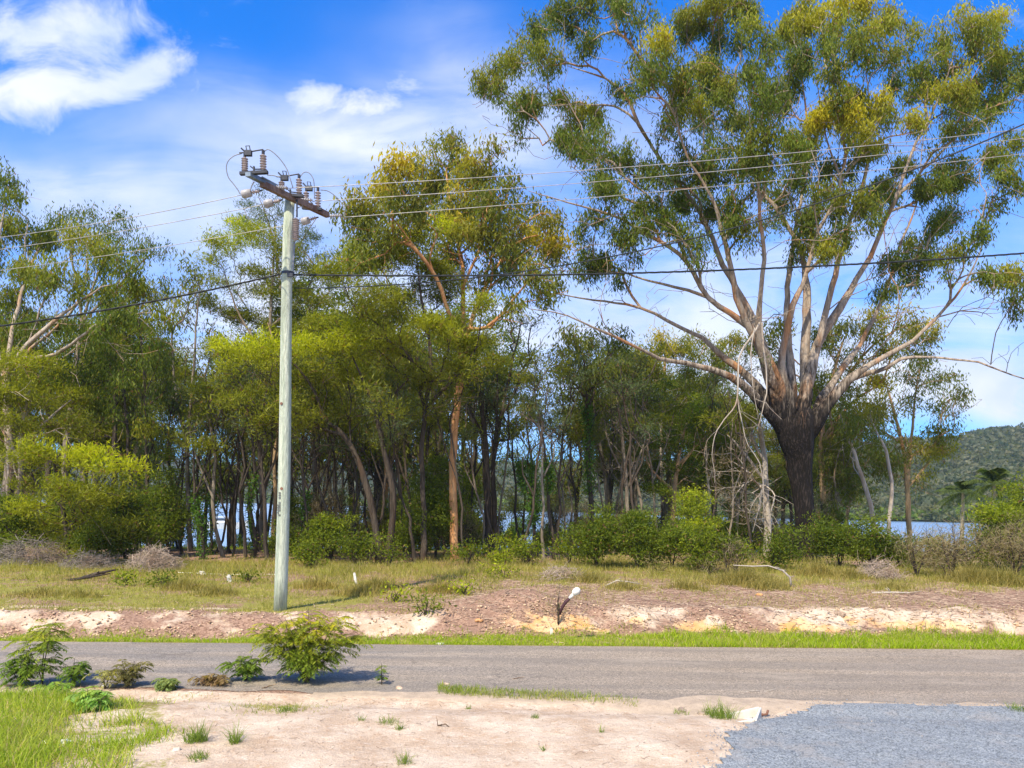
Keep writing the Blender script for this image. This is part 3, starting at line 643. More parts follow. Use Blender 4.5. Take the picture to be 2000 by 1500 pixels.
# ---- orange-trunked gum
px_tree('gum_tree', 'gum tree with a smooth bright orange trunk and golden tipped crown', 30.5, [
 ([(888,1050,10),(886,980,9.5),(885,900,9),(890,820,9),(898,750,8.5),(902,690,8)], 0),
 ([(902,700,6),(880,620,5),(850,540,4),(800,470,3),(760,420,1.5)], -3), ([(902,695,6),(930,600,5),(960,540,4),(1000,480,3),(1050,460,1.5)], 2),
 ([(903,690,6),(905,600,5),(900,500,4),(880,400,3),(870,330,1.5)], 3), ([(920,640,5),(950,640,4.5),(1000,590,3),(1040,540,1.5)], -2), ([(905,560,4),(940,470,3),(955,380,2),(960,300,1)], 1)],
 [(742,372,30,1),(775,335,34,.8),(830,320,34,.6),(880,305,38,.3),(930,330,34,.55),(957,285,18,.6),(720,420,28,.35),(700,450,36,.1),(760,400,24,.3),(830,395,22,.2),(900,390,32,.7),(950,400,32,.2),(990,362,28,.15),(1020,412,36,.5),
 (1060,470,38,.85),(1088,492,32,.8),(1000,460,36,.4),(940,470,40,.3),(890,452,36,.7),(860,500,36,.2),(1040,540,32,.2),(1000,610,26,.1),(960,530,30,.1),(1078,560,22,.1),(810,440,36,.3),(690,500,30,.1),(1075,430,24,.5),(790,385,36,.3),(850,365,36,.4),(920,360,36,.4),(760,470,36,.2),(850,430,36,.2),(930,430,36,.3),(980,420,34,.3),(700,400,30,.5),(1010,500,34,.2)],
 'gumfar', B_ORANGE, dens=2.1, tip=.009)
# orange leaning trunk further left
px_tree('gum_tree', 'slender gum with an orange trunk behind the dark leaning she oak trunks', 41, [
 ([(748,1060,7),(752,980,6.5),(757,900,6),(752,820,6),(745,770,5),(740,700,3)], 0), ([(750,800,4),(775,740,3),(790,680,1.5)], 1)],
 [(740,690,40,.1),(790,670,40,.2),(700,720,36,.1),(760,640,36,.1)], 'gumfar', B_ORANGE, dens=1.0, tip=.01)

# ---- feathery she oaks in front of it
px_tree('she_oak_tree', 'tall feathery bright green she oak in front of the orange gum crown', 29.6, [
 ([(826,1100,7),(828,1000,6.5),(824,900,6),(830,800,5.5),(842,720,5),(835,640,4),(820,560,2.5),(815,500,1)], 0),
 ([(832,800,4.5),(890,735,4),(930,680,2),(940,620,1)], -1.5), ([(852,740,4.5),(800,700,3.5),(740,670,2.5),(700,600,1)], -2), ([(835,650,3),(780,580,2.4),(740,520,1)], 1)],
 [(690,505,42,.5),(755,510,52,.5),(825,485,50,.65),(720,590,54,.2),(800,600,54,.15),(878,560,44,.4),(912,622,40,.3),(850,665,54,.35),(780,690,54,.3),(700,665,46,.4),(932,680,38,.3),(880,720,46,.2),(820,745,42,.1),(945,600,30,.4),(760,640,46,.1),(660,540,36,.3),(960,720,26,.1),(850,540,40,.3),(700,540,40,.3),(900,680,36,.3)],
 'fine', B_DARK, dens=1.27, tip=.007)
px_tree('she_oak_tree', 'wide low she oak with twin dark leaning trunks and bright green top', 29, [
 ([(743,1108,9),(735,1040,9),(722,970,8.5),(700,900,7),(672,850,6),(640,826,4),(600,790,2.5),(540,760,1)], 0),
 ([(752,1108,9),(765,1040,8.5),(768,960,7.5),(750,880,6.5),(735,820,5),(715,760,3.5),(690,700,1.5)], -1), ([(735,820,4),(770,770,3),(800,740,1.5)], -.5),
 ([(640,826,3.5),(600,740,3),(560,700,2),(500,690,1)], -1.5), ([(672,850,4),(600,830,3),(540,840,2),(480,820,1)], -1)],
 [(478,700,42,.75),(535,690,44,.85),(445,735,32,.4),(520,755,44,.3),(600,690,44,.7),(655,690,44,.55),(580,760,46,.1),(640,760,46,.15),(700,742,46,.25),(738,782,36,.1),(680,812,36,0),(600,822,36,0),(520,830,32,0),(450,790,34,.1),(560,800,36,.1),(430,690,26,.5),(640,640,34,.3)],
 'fine', B_DARK, dens=1.0)
px_tree('she_oak_tree', 'tall narrow olive she oak directly behind the power pole', 36, [
 ([(505,1105,7),(512,1000,6.5),(508,900,6),(515,800,5.5),(525,700,4.5),(530,600,3.5),(535,500,2),(540,440,1)], 0), ([(525,700,3.5),(470,620,2.5),(440,540,1)], 0), ([(528,640,3.5),(590,580,2.4),(620,520,1)], 0)],
 [(425,478,28,.7),(465,488,42,.75),(515,475,44,.35),(560,520,44,.1),(610,540,34,.05),(500,560,48,.2),(570,600,48,.1),(440,560,34,.3),(620,595,38,.1),(420,520,26,.5),(480,630,46,.1),(540,650,44,.1),(640,640,38,.1),(410,600,30,.1),(590,660,40,.1)],
 'fine', B_GREY, dens=0.93)
px_tree('she_oak_tree', 'wispy grey green she oak tip showing above the power pole crossarm', 40, [
 ([(560,1090,6),(565,950,5.5),(560,800,5),(555,650,4),(540,500,3),(520,420,1.5),(505,385,.8)], 0), ([(545,540,2.5),(590,470,1.6),(615,430,.8)], 0)],
 [(480,405,20,0),(500,430,26,0),(530,400,18,0),(545,430,26,0),(470,440,22,0),(590,455,24,0),(615,470,24,0),(630,510,24,0),(575,490,28,0),(510,380,14,0),(650,560,26,0)],
 'wisp', B_GREY, dens=1.3)
# ---- left gums
px_tree('gum_tree', 'leafy gum tree with a dark trunk at the far left edge', 30, [
 ([(6,1095,18),(8,1040,17),(14,980,14),(22,900,12),(16,800,10),(10,720,9)], 0),
 ([(12,730,7),(-20,640,6),(-10,520,4),(10,400,1.5)], 1), ([(12,735,7),(40,690,6),(90,640,5),(140,600,3),(200,560,1.5)], -2), ([(10,725,6),(30,620,5),(60,520,3.5),(90,460,1.5)], 2), ([(35,700,4.5),(110,690,4),(180,640,3),(240,600,1.2)], -3),
 ([(60,680,3.5),(130,620,3),(165,560,2),(170,480,1)], 0)],
 [(10,350,34,.15),(30,400,32,.2),(20,452,46,.4),(80,482,46,.25),(60,540,50,.4),(145,470,42,.65),(200,505,42,.35),(250,525,38,.2),(120,560,46,.3),(190,580,46,.3),(20,600,46,.25),(270,582,42,.55),(300,622,36,.4),(90,640,36,.15),(225,640,44,.1),(150,660,42,.1),(-30,500,50,.2),(-40,620,50,.1),(40,660,34,.1)],
 'gum', B_MIX, dens=1.25)
px_tree('gum_tree', 'airy gum tree whose dark leaf tufts stand highest left of the power pole', 37, [
 ([(120,1080,8),(130,980,7.5),(128,880,7),(140,780,6),(150,700,5),(160,620,4)], 0), ([(158,640,3.5),(190,540,2.5),(240,460,1.2)], 0), ([(160,620,3.5),(140,500,2.5),(135,430,1)], 0), ([(158,630,3.5),(230,560,2.6),(300,490,1.2)], 0)],
 [(132,432,28,.1),(180,428,22,.1),(242,432,22,.15),(215,450,20,.1),(300,470,20,.0),(322,490,14,0),(270,490,22,.1),(110,450,22,.1),(230,500,26,.1),(190,470,24,.1),(310,560,26,.2),(160,440,18,0)],
 'gum', B_GREY, dens=.85)
px_tree('gum_tree', 'dense mid height gum with two straight black trunks', 31, [
 ([(294,1108,5.5),(290,1000,5),(287,900,4.5),(285,800,4),(280,700,3),(270,620,1.5)], 0), ([(266,1100,5),(262,1000,4.5),(252,900,4),(245,800,3),(240,720,1.5)], .5)],
 [(240,700,46,.1),(290,700,42,.15),(200,720,46,.1),(260,760,42,.1),(310,750,36,.1),(210,790,42,.1),(290,845,34,.45),(180,760,36,.1),(150,720,40,.1),(250,830,30,.1),(320,680,28,.1),(120,740,44,.1),(330,800,26,.05)],
 'gum', B_DARK, dens=.85)
px_tree('wattle_tree', 'bushy bright green feathery wattle at the left edge of the wood', 27, [
 ([(128,1105,7),(130,1040,6),(120,980,5),(110,920,4),(100,880,2)], 0), ([(130,1040,4.5),(180,970,3.5),(220,910,1.5)], 0), ([(122,990,3.5),(70,940,2.5),(50,890,1.2)], 0)],
 [(60,895,40,.35),(110,900,42,.75),(180,905,44,.75),(230,925,36,.7),(60,960,40,.15),(130,970,50,.3),(205,985,48,.15),(55,1010,42,.4),(105,1045,42,.2),(180,1045,50,.05),(225,1040,40,.05),(150,1085,34,.1)],
 'fine', B_DARK, dens=1.0)
px_tree('she_oak_tree', 'olive she oak with drooping sprays left of the wattle', 29, [
 ([(40,1100,8),(42,1000,7),(40,900,6),(45,820,4.5),(60,760,2)], 0), ([(42,880,4),(90,820,3),(140,780,1.2)], 0), ([(40,900,4),(5,840,3),(-20,790,1.2)], 0)],
 [(30,785,44,.3),(85,765,44,.4),(20,840,42,.15),(135,790,40,.25),(60,715,40,.4),(0,730,40,.3),(110,840,34,.05),(15,900,36,.0),(160,840,30,.05),(-25,800,40,.1)],
 'fine', B_MIX, dens=1.27)
# pale broken trunk stub leaning in the left thicket
# ---- thin grey trees left of the pole
px_tree('bare_tree', 'thin grey half bare tree with sparse leaves in the gap left of the power pole', 34, [
 ([(372,1105,5),(368,1000,5),(365,900,4.5),(372,800,4),(380,700,3),(385,620,2),(390,560,1)], 0), ([(366,880,3.5),(345,780,2.6),(335,680,1.8),(340,590,.8)], 0), ([(372,800,3),(405,720,2.2),(415,640,.9)], 0)],
 [(360,560,30,.1),(350,615,28,.1),(392,590,32,.15),(400,660,32,.1),(372,530,24,.1),(345,680,26,0),(420,700,26,0),(340,760,24,0),(390,750,28,0),(395,545,22,.3)], 'gumfar', B_GREY, dens=.55, tip=.009)
px_tree('bare_tree', 'leaning thin grey tree with a pale curving stem next to the lake gap', 31, [
 ([(437,1112,5),(425,1050,5),(415,980,4.5),(420,900,4),(410,820,3.5),(420,740,2.5),(440,680,1)], 0), ([(415,970,3),(385,900,2.4),(370,840,1.2)], 0)],
 [(400,800,26,0),(450,720,30,0),(380,830,26,0),(430,800,26,0)], 'gumfar', B_GREY, dens=.5, tip=.009)
# ---- middle dark twin-trunk bare tree
px_tree('bare_tree', 'dark half bare tree with forked trunk and upright twigs right of the orange trunk', 33, [
 ([(952,1100,8),(953,1020,7.5),(952,940,7),(950,880,6.5),(942,800,5),(935,740,3),(930,700,1.5)], 0), ([(970,1045,6),(966,980,6),(965,900,5.5),(978,820,4.5),(990,760,3.5),(1005,690,2.4),(1020,620,1)], 0), ([(980,810,3.5),(1015,750,2.6),(1045,680,1)], 0), ([(948,860,4),(915,790,3),(905,740,1.3)], 0), ([(965,880,4),(972,780,3),(968,700,1.3)], 0)],
 [(1010,640,22,0),(1050,640,20,0),(1030,700,22,0),(930,760,30,0),(975,780,26,0),(985,850,24,0),(910,860,26,.0)], 'wisp', B_DARK, dens=1.0, tip=.011)
def vine(pts, r=.22, n=900): return [(pts, r, n)]
px_tree('gum_tree', 'slim sparse gum with a vine wrapped trunk standing clear in the middle gap', 34, [
 ([(1156,1040,6.5),(1154,970,6),(1150,900,5),(1148,820,4),(1142,760,3),(1130,700,2),(1125,650,1)], 0), ([(1148,800,3),(1175,730,2.2),(1190,680,1)], 0), ([(1145,780,3),(1105,720,2),(1090,670,.9)], 0)],
 [(1112,655,30,.15),(1150,670,30,.1),(1128,700,30,.1),(1185,690,30,.1),(1090,690,24,.15),(1178,735,34,.1),(1100,740,24,.1),(1140,740,26,.0),(1210,720,26,.1),(1160,790,24,0),(1205,660,20,.1)],
 'gumfar', B_DARK, dens=.95, vines=vine([(1152,960),(1150,900),(1148,830),(1145,790)], .30, 2600), tip=.01)
px_tree('vine_covered_tree', 'thin black leaning stems with a vine column at their tops', 31, [
 ([(1087,1115,4.5),(1083,1060,4.5),(1074,1000,4),(1070,950,3.5),(1066,900,3),(1060,850,2),(1050,780,1)], 0), ([(1086,1080,3.5),(1092,1030,3),(1094,990,2)], 0)],
 [(1060,770,24,0),(1040,800,24,0)], 'gumfar', B_DARK, dens=.6, vines=vine([(1073,960),(1069,900)], .25, 900))
px_tree('vine_covered_tree', 'slender stem thick with dark vine left of the black leaning stems', 32, [
 ([(1046,1110,4.5),(1044,1040,4),(1040,970,4),(1038,900,3),(1030,840,2),(1022,780,1)], 0), ([(1042,990,3),(1018,930,2),(1010,870,1)], 0)],
 [(1030,790,26,0),(1010,850,24,0),(1050,850,28,0)], 'gumfar', B_DARK, dens=.7, vines=[([(1044,1020),(1040,960),(1036,900)], .32, 2600), ([(1022,960),(1014,900)], .22, 900)])
# ---- trees behind, right of middle
px_tree('gum_tree', 'rounded gum topped with a lime green clump under the big gum branches', 46, [
 ([(1310,1040,7),(1308,960,6.5),(1305,880,6),(1300,800,5),(1298,730,3.5),(1300,680,1.5)], 0), ([(1303,840,4),(1350,770,3),(1390,720,1.2)], 1), ([(1302,830,4),(1250,770,3),(1220,720,1.2)], -1)],
 [(1303,668,26,1.0),(1290,690,26,.9),(1255,700,32,.35),(1340,690,30,.3),(1380,680,34,.3),(1250,755,36,.15),(1300,750,40,.15),(1350,760,40,.1),(1400,720,36,.2),(1225,730,28,.1),(1280,800,38,.05),(1340,810,38,.05),(1430,690,32,.35),(1395,790,36,.1),(1235,800,30,.1)],
 'gumfar', B_TAN, dens=1.3, tip=.012)
px_tree('wattle_tree', 'dense dark green wattle standing left of the big gum trunk', 36, [
 ([(1310,1075,7),(1315,1000,6),(1320,930,5),(1330,870,3.5),(1345,820,1.5)], 0), ([(1318,960,4),(1275,920,3),(1260,890,1.2)], 0), ([(1322,910,4),(1370,860,3),(1390,820,1.2)], 0)],
 [(1285,915,40,.05),(1330,880,38,.1),(1370,850,36,.15),(1345,815,34,.4),(1400,830,34,.05),(1300,870,32,.05),(1260,880,28,.05),(1280,965,34,.05),(1420,880,34,0),(1350,930,34,0),(1370,790,26,.3)],
 'shrub', B_TAN, dens=1.0)
px_tree('bare_tree', 'leafless grey brushy tree between the vine trunk and the dark wattle', 35, [
 ([(1228,1080,5),(1226,1000,4.5),(1222,920,4),(1215,850,3),(1205,790,1.5)], 0), ([(1224,960,3),(1250,890,2.4),(1270,830,1)], 0), ([(1222,930,3),(1190,870,2.2),(1180,820,1)], 0), ([(1252,1060,4),(1256,1000,4),(1240,930,3),(1228,880,1)], 0)],
 [(1210,790,30,0),(1240,830,30,0),(1190,850,30,0),(1215,900,30,0),(1250,900,26,0),(1180,920,26,0)], 'dry', B_GREY, dens=.8, tip=.008)
px_tree('she_oak_tree', 'dry brown she oak with tangled hanging twigs beside the charred trunk', 33, [
 ([(1500,1085,8),(1498,1000,7.5),(1495,930,7),(1490,870,6),(1480,810,4),(1465,770,2)], 0), ([(1495,940,4),(1450,880,3),(1420,850,1.2)], 0), ([(1492,900,4),(1455,830,3),(1440,780,1.2)], 0)],
 [(1450,880,38,0),(1430,930,36,0),(1470,950,38,0),(1455,1000,34,0),(1420,980,30,0),(1470,860,34,.1),(1490,1000,26,0)], 'dry', B_PALE, dens=.9, tip=.008)
px_tree('gum_tree', 'olive gum filling the space behind the big gum limbs on the right', 42, [
 ([(1612,1040,7),(1608,960,6),(1604,880,5.5),(1612,800,5),(1630,720,3.5),(1650,660,1.5)], 0), ([(1606,860,4),(1660,790,3),(1720,750,1.2)], 0), ([(1612,800,4),(1690,690,3),(1760,640,2),(1800,630,1)], 0)],
 [(1640,655,38,.2),(1700,642,40,.55),(1762,625,38,.7),(1803,648,36,.7),(1660,705,38,.1),(1715,748,28,.9),(1650,785,44,.1),(1640,850,50,.05),(1700,820,44,.3),(1690,905,46,0),(1740,910,34,0),(1625,925,40,0),(1510,650,34,.2),(1660,950,36,0),(1740,690,36,.3),(1520,720,30,.1),(1600,740,34,.1),(1480,680,30,.1),(1790,680,28,.3),(1600,660,30,.1)],
 'gumfar', B_TAN, dens=1.15, tip=.01)
px_tree('gum_tree', 'small gum with a leaning tan trunk framing the lake', 38, [
 ([(1710,1062,6),(1704,1010,5.5),(1690,950,5),(1670,890,4),(1650,840,2.5),(1640,790,1.2)], 0), ([(1735,1062,5),(1739,1000,5),(1742,940,4.5),(1730,880,3.5),(1715,850,2),(1700,810,1)], 0)],
 [(1690,815,30,.5),(1720,800,30,.4),(1665,850,32,.1),(1700,870,32,.1),(1650,800,26,.2)], 'gumfar', B_PALE, dens=1.0)
px_tree('gum_tree', 'small open gum with orange lower trunk standing in front of the hill', 44, [
 ([(1776,1062,6),(1775,1010,6),(1773,960,5.5),(1768,900,4.5),(1760,860,4),(1745,800,3),(1730,750,1.5)], 0), ([(1774,940,4),(1778,880,3.6),(1784,820,3),(1790,760,2),(1800,700,1)], 0), ([(1775,950,3.5),(1800,920,3),(1830,885,2),(1850,860,1)], 0), ([(1762,865,3),(1720,840,2),(1690,820,1)], 0)],
 [(1768,740,26,.05),(1800,718,26,.05),(1840,745,26,.1),(1865,772,22,.1),(1882,772,13,0),(1830,800,26,.05),(1850,850,28,.1),(1838,880,28,.7),(1800,885,32,.5),(1725,812,30,.4),(1760,862,26,.3),(1800,935,20,.4),(1858,815,20,.1),(1780,780,20,.1),(1820,850,24,.1),(1750,930,20,.2)],
 'gumfar', B_TAN, dens=.9, tip=.01)
# fallen-in wood on the far right: low olive mass behind the right edge
# ---- slim dark trunks among the left-middle wood, each its own tree
slim = [(345,1108,330,900,3.5,36,'left of the lake gap, by the dead brush'),(395,1110,378,880,5,30,'with ivy at its foot, left side of the lake gap'),(408,1112,420,850,4,32,'second stem into the lake gap from its left'),
 (456,1112,430,900,4,33,'leaning left across the lake gap'),(478,1115,470,860,5,30,'straight, at the middle of the lake gap'),(494,1112,492,800,5.5,31,'thickest of those just left of the power pole'),
 (522,1115,505,840,6,29,'with a forked top, touching the power pole on its left'),(540,1112,538,760,6,33,'reddish, hidden halfway by the power pole'),(600,1105,590,860,4,31,'first to the right of the power pole'),
 (622,1108,640,840,4,33,'second to the right of the power pole'),(650,1100,612,850,4.5,30,'leaning left, third right of the power pole'),(676,1095,668,860,4,35,'straight, fourth right of the power pole'),
 (702,1100,690,880,4.5,32,'just left of the dark twin trunks'),(800,1095,790,850,5,34,'right of the dark twin trunks'),(826,1090,835,840,4.5,36,'thin, midway to the orange trunk'),(918,1090,925,830,4,35,'just right of the orange trunk'),(1006,1095,1000,850,4,35,'right of the dark forked bare tree'),
 (1118,1080,1110,860,3.5,38,'between the black stems and the vine trunk'),(1192,1075,1200,850,3.5,38,'just right of the vine wrapped trunk'),(1390,1065,1380,860,4,38,'pale, left of the hanging dead branches')]
LOC = [(560, 'behind the power pole'), (700, 'between the power pole and the twin dark trunks'), (800, 'beside the twin dark trunks'), (900, 'left of the orange trunk'), (1000, 'right of the orange trunk'), (1130, 'among the vine stems'), (1260, 'around the clear vine trunk'), (1600, 'before the dark wattle')]
rs_ = random.Random(21); xs_ = sorted([rs_.uniform(320, 1120) for _ in range(34)] + [rs_.uniform(1120, 1480) for _ in range(9)])
ORD = 'first second third fourth fifth sixth seventh eighth ninth tenth eleventh twelfth'.split(); cnt_ = {}
for x_ in xs_:
    w_ = next(b for a, b in LOC if x_ < a); n_ = cnt_.get(w_, 0); cnt_[w_] = n_ + 1; ln = rs_.uniform(-45, 45)
    slim.append((x_, 1105, x_ + ln, rs_.uniform(820, 900), rs_.uniform(2.2, 4.6), rs_.uniform(29, 37), w_ + ', ' + ORD[n_] + ' from left'))
for i, (bx, by, tx, ty, r, D, where) in enumerate(slim):
    mid = [(bx + (tx - bx) * f + random.uniform(-7, 7) * (0 < f < 1), by + (ty - by) * f, r * (1 - .55 * f)) for f in np.linspace(0, 1, 6)]
    f2 = [(tx, ty, r * .45), (tx + random.uniform(-15, 15), ty - 60, r * .3), (tx + random.uniform(-30, 30), ty - 130, 1)]
    limbs = [(mid, 0), (f2, 0), ([mid[3], (mid[3][0] + random.choice([-25, 25]), mid[3][1] - 70, r * .3), (mid[3][0] + random.choice([-40, 40]), mid[3][1] - 130, 1)], 0)]
    cl = [(tx + random.uniform(-40, 40), ty - random.uniform(-10, 140), random.uniform(20, 32), random.uniform(0, .2)) for _ in range(5)]
    v = vine([(bx, by - 10), mid[2][:2], mid[3][:2]], .22, 900) if i in (1, 2, 5, 8, 11) else None
    px_tree('slim_tree', 'slim dark trunked tree ' + where, D, limbs, cl, ['wisp', 'fine'][i % 2], B_TAN if 'reddish' in where else (B_PALE if 'pale' in where else (B_GREY if bx > 930 and i % 2 else B_DARK)), dens=.75, vines=v, group='slim trees in the wood behind the power pole')

# ---- shared far trees (kinds built once, then copied with their parts)
def copy_tree(o, parent=None):
    c = o.copy(); C.objects.link(c)
    if parent is not None: c.parent = parent
    for ch in list(o.children):
        k = ch.copy(); C.objects.link(k); k.parent = c
    return c
def generic(name, label, h, crown0, spread, style, bm_, ncl, r, group, dens=.8, gold=.15):
    x, y = 0., 0.; trunk = [np.array([0, 0, -.3]), np.array([random.uniform(-.2, .2), 0, h * .3]), np.array([random.uniform(-.5, .5), 0, h * .6]), np.array([random.uniform(-.7, .7), 0, h * .85])]
    limbs = [(trunk, [.02 * h * .8, .016 * h * .8, .011 * h * .8, .005 * h])]
    cl = []
    for _ in range(ncl):
        a = random.uniform(0, 6.28); q_ = random.random() ** .5 * spread; z = random.uniform(crown0, h); q_ *= math.sin(math.pi * min(.95, max(.25, (z - crown0) / (h - crown0 + .01) * .8 + .15)))
        cl.append((np.array([q_ * math.cos(a), q_ * math.sin(a), z]), r * random.uniform(.75, 1.25), gold * random.uniform(0, 2.2)))
    return build_tree(name, label, 'tree', (0, 0, 0), limbs, cl, style, bm_, group=group, dens=dens, tip=.011)
kinds = [
 (generic('gum_tree', 'slender leafy gum in the second row of the wood', 11, 5.5, 2.4, 'gumfar', B_GREY, 13, 1.0, 'slender gums in the second row'), ),
 (generic('she_oak_tree', 'soft feathery she oak in the second row of the wood', 10, 4.5, 2.2, 'fine', B_DARK, 11, .95, 'feathery she oaks in the second row', dens=.7), ),
 (generic('bare_tree', 'thin twiggy half bare tree in the second row of the wood', 10, 4, 2.2, 'gumfar', B_DARK, 9, .9, 'half bare trees in the second row', dens=.3, gold=.02), ),
 (generic('round_tree', 'round dark green tree in the second row of the wood', 8, 4.0, 2.3, 'shrub', B_MIX, 9, 1.0, 'round dark trees in the second row', dens=.75), )]
spots = []
rr2 = random.Random(5)
for px in range(-60, 1640, 56):
    for row in (0, 1, 2):
        k = rr2.choice([0, 1, 2, 2, 2, 3, 1, 0]); Yd = [41, 47, 54][row] + rr2.uniform(-3, 3); px2 = px + rr2.uniform(-20, 20) + row * 14
        if 340 < px2 < 560 and row < 2: k = 2 if rr2.random() < .5 else None
        if 970 < px2 < 1100: k = 2 if row == 1 else None
        if row == 2 and rr2.random() < .4: k = None
        if k is None: continue
        top = np.interp(px2, [0, 300, 340, 420, 480, 900, 960, 1000, 1090, 1120, 1250, 1500, 1640], [640, 640, 790, 790, 620, 600, 740, 820, 820, 720, 700, 740, 800]) + rr2.uniform(-30, 110)
        spots.append((px2, Yd, k, top))
LM = [(250, 'behind the feathery wattle'), (340, 'behind the straight black trunks'), (540, 'just left of the power pole'), (700, 'just right of the power pole'), (870, 'behind the twin dark trunks'), (1000, 'near the orange trunk'), (1130, 'behind the vine stems'), (1260, 'behind the clear vine trunk'), (1450, 'behind the dark wattle'), (1560, 'left of the charred trunk'), (9999, 'right of the charred trunk')]
def nth(n): return '%d%s' % (n, 'th' if 10 <= n % 100 <= 20 else {1: 'st', 2: 'nd', 3: 'rd'}.get(n % 10, 'th'))
def number_labels(items, phrase):
    for i, (px_, o_) in enumerate(sorted(items, key=lambda q: q[0])):
        o_['label'] = '%s, %s from the left, %s' % (phrase, nth(i + 1), next(b for a, b in LM if px_ < a))
rows = {}
first = {}
for px2, Yd, k, top in spots:
    p = P(px2, 975, Yd); z0 = h1(p[0], p[1]); hh = P(px2, top, Yd)[2] - z0; src = kinds[k][0]
    if k in first: o = copy_tree(src)
    else: o = src; first[k] = 1
    s_ = hh / [11, 10, 10, 8][k]; o.location = (p[0], p[1], z0); o.rotation_euler = (0, 0, rr2.uniform(0, 6.28)); o.scale = (s_ * rr2.uniform(.9, 1.2), s_ * rr2.uniform(.9, 1.2), s_)
    rows.setdefault(k, []).append((px2, o))
for k, ph in enumerate(['slender leafy second row gum', 'feathery second row she oak', 'half bare second row tree', 'round dark second row tree']): number_labels(rows.get(k, []), ph)

# ================================================================== SHRUBS
def shrub(px, py, wpx, hpx, D, style, gold, label, name='shrub', cat='shrub', dens=1.0, group=None, stems=4, barkm=None):
    """(px,py) the foot, size in photo pixels at distance D"""
    b = P(px, py, D); b[2] = h1(b[0], b[1]); top = P(px, py - hpx, D)[2]; Hh = max(.35, top - b[2]); Wd = wpx / F * D / 2
    limbs = []; cl = []; n = max(3, int(3 + wpx * hpx / 1100))
    for i in range(stems):
        a = rng.uniform(0, 6.28); q_ = Wd * .5
        e = b + np.array([math.cos(a) * q_, math.sin(a) * q_ * .7, Hh * rng.uniform(.6, .85)]); mm = (b + e) / 2 + np.array([0, 0, .1 * Hh])
        limbs.append(([b - [0, 0, .08], mm, e], [.03, .02, .008]))
    for i in range(stems // 2):
        a = rng.uniform(0, 6.28); e = b + np.array([math.cos(a) * Wd * .6, math.sin(a) * Wd * .3, Hh * rng.uniform(1.0, 1.3)]); limbs.append(([b, (b + e) / 2 + rng.normal(0, .06, 3), e], [.018, .012, .004]))
    Rm = min(.48, max(.14, Hh * .27)); n = int(n * 1.8)
    for _ in range(n):
        a = rng.uniform(0, 6.28); q_ = rng.random() ** .5; z = rng.uniform(.28, 1) * (Hh - Rm * .6)
        sh = math.sqrt(max(.05, 1 - (z / Hh) ** 2 * .85))
        z *= rng.uniform(.7, 1.25); cl.append((b + np.array([math.cos(a) * q_ * (Wd - Rm * .2) * sh * rng.uniform(.7, 1.3), math.sin(a) * q_ * min(Wd, 1.0) * .8 * sh, z]), Rm * rng.uniform(.45, 1.3), gold * rng.uniform(.3, 1.6)))
    return build_tree(name, label, cat, b, limbs, cl, style, barkm or B_DARK, group=group, block=.1, dens=dens, tip=.004, crownname='foliage')
sh = [
 (640,1105,64,104,29,'shrub',.25,'leafy green shrub at the foot of the dark leaning trunks'),
 (694,1108,50,74,28,'shrub',.15,'mid green shrub between the power pole and the twin dark trunks'),
 (610,1112,60,60,27,'shrub',.2,'low shrub right beside the power pole at the tree line'),
 (806,1108,64,120,30,'shrub',.05,'dark green bush just right of the twin dark trunks'),
 (850,1105,80,200,31,'shrub',.05,'tall dark green bush left of the orange trunk'),
 (912,1110,56,50,28,'shrub',.2,'low bush below the orange trunk'),
 (985,1108,56,60,28,'shrub',.35,'yellow green bush right of the dark forked tree'),
 (1030,1110,56,52,28,'shrub',.4,'bright low bush under the vine wrapped stems'),
 (1112,1100,44,64,30,'shrub',.2,'bush between the black stems and the dark round bushes'),
 (1165,1115,70,104,29,'shrub',.05,'round dark bush below the clear vine trunk'),
 (1245,1115,84,96,29,'shrub',.05,'broad dark bush right of the round dark bush'),
 (1312,1112,60,84,29,'shrub',.12,'dark bush left of the yellow tipped bush'),
 (1362,1060,90,95,33,'shrub',.45,'blue green bush with yellow tips standing above the bush row'),
 (1365,1118,90,90,28,'shrub',.25,'bright green bush below the yellow tipped bush'),
 (1436,1115,70,58,28,'shrub',.2,'green bush midway to the charred trunk'),
 (1512,1110,56,74,28.5,'shrub',.12,'dark bush touching the left side of the charred trunk'),
 (1640,1105,90,95,30,'shrub',.1,'green bush touching the right side of the charred trunk'),
 (1700,1102,80,80,30,'shrub',.15,'second green bush right of the charred trunk'),
 (1760,1100,80,60,30,'shrub',.1,'low green bush below the small open gum'),
 (1830,1095,70,52,30,'shrub',.2,'low green bush at the near lake edge'),
 (1890,1100,70,40,30,'shrub',.15,'small bush in front of the short palm'),
 (1950,1105,96,110,29,'shrub',.3,'large yellow green bush at the right edge'),
 (2010,1110,90,150,30,'shrub',.2,'tall bush cut by the right frame edge'),
 (1860,1120,100,90,27,'dry',.3,'dry tan grassy bush in front of the lake'),
 (1790,1122,80,75,27,'dry',.35,'dry olive bush left of the tan grassy one'),
 (1985,1125,100,110,27,'dry',.4,'tall dry brush at the right edge'),
 (1420,1120,60,70,27.5,'dry',.1,'grey twiggy bush left of the charred trunk'),
 (245,1090,90,120,28,'shrub',.0,'dark bush between the wattle and the black trunks'),
 (330,1100,70,180,31,'shrub',.0,'dark drooping bush right of the black trunks'),
 (180,1100,80,90,27,'shrub',.05,'dark bush beneath the wattle'),
 (20,1095,80,120,28,'shrub',.25,'leafy bush at the left edge trunk'),
 (560,1108,60,90,30,'shrub',.1,'small dark bush behind the power pole'),
 (760,1112,60,60,27.5,'shrub',.15,'low bush at the foot of the twin trunks'),
]
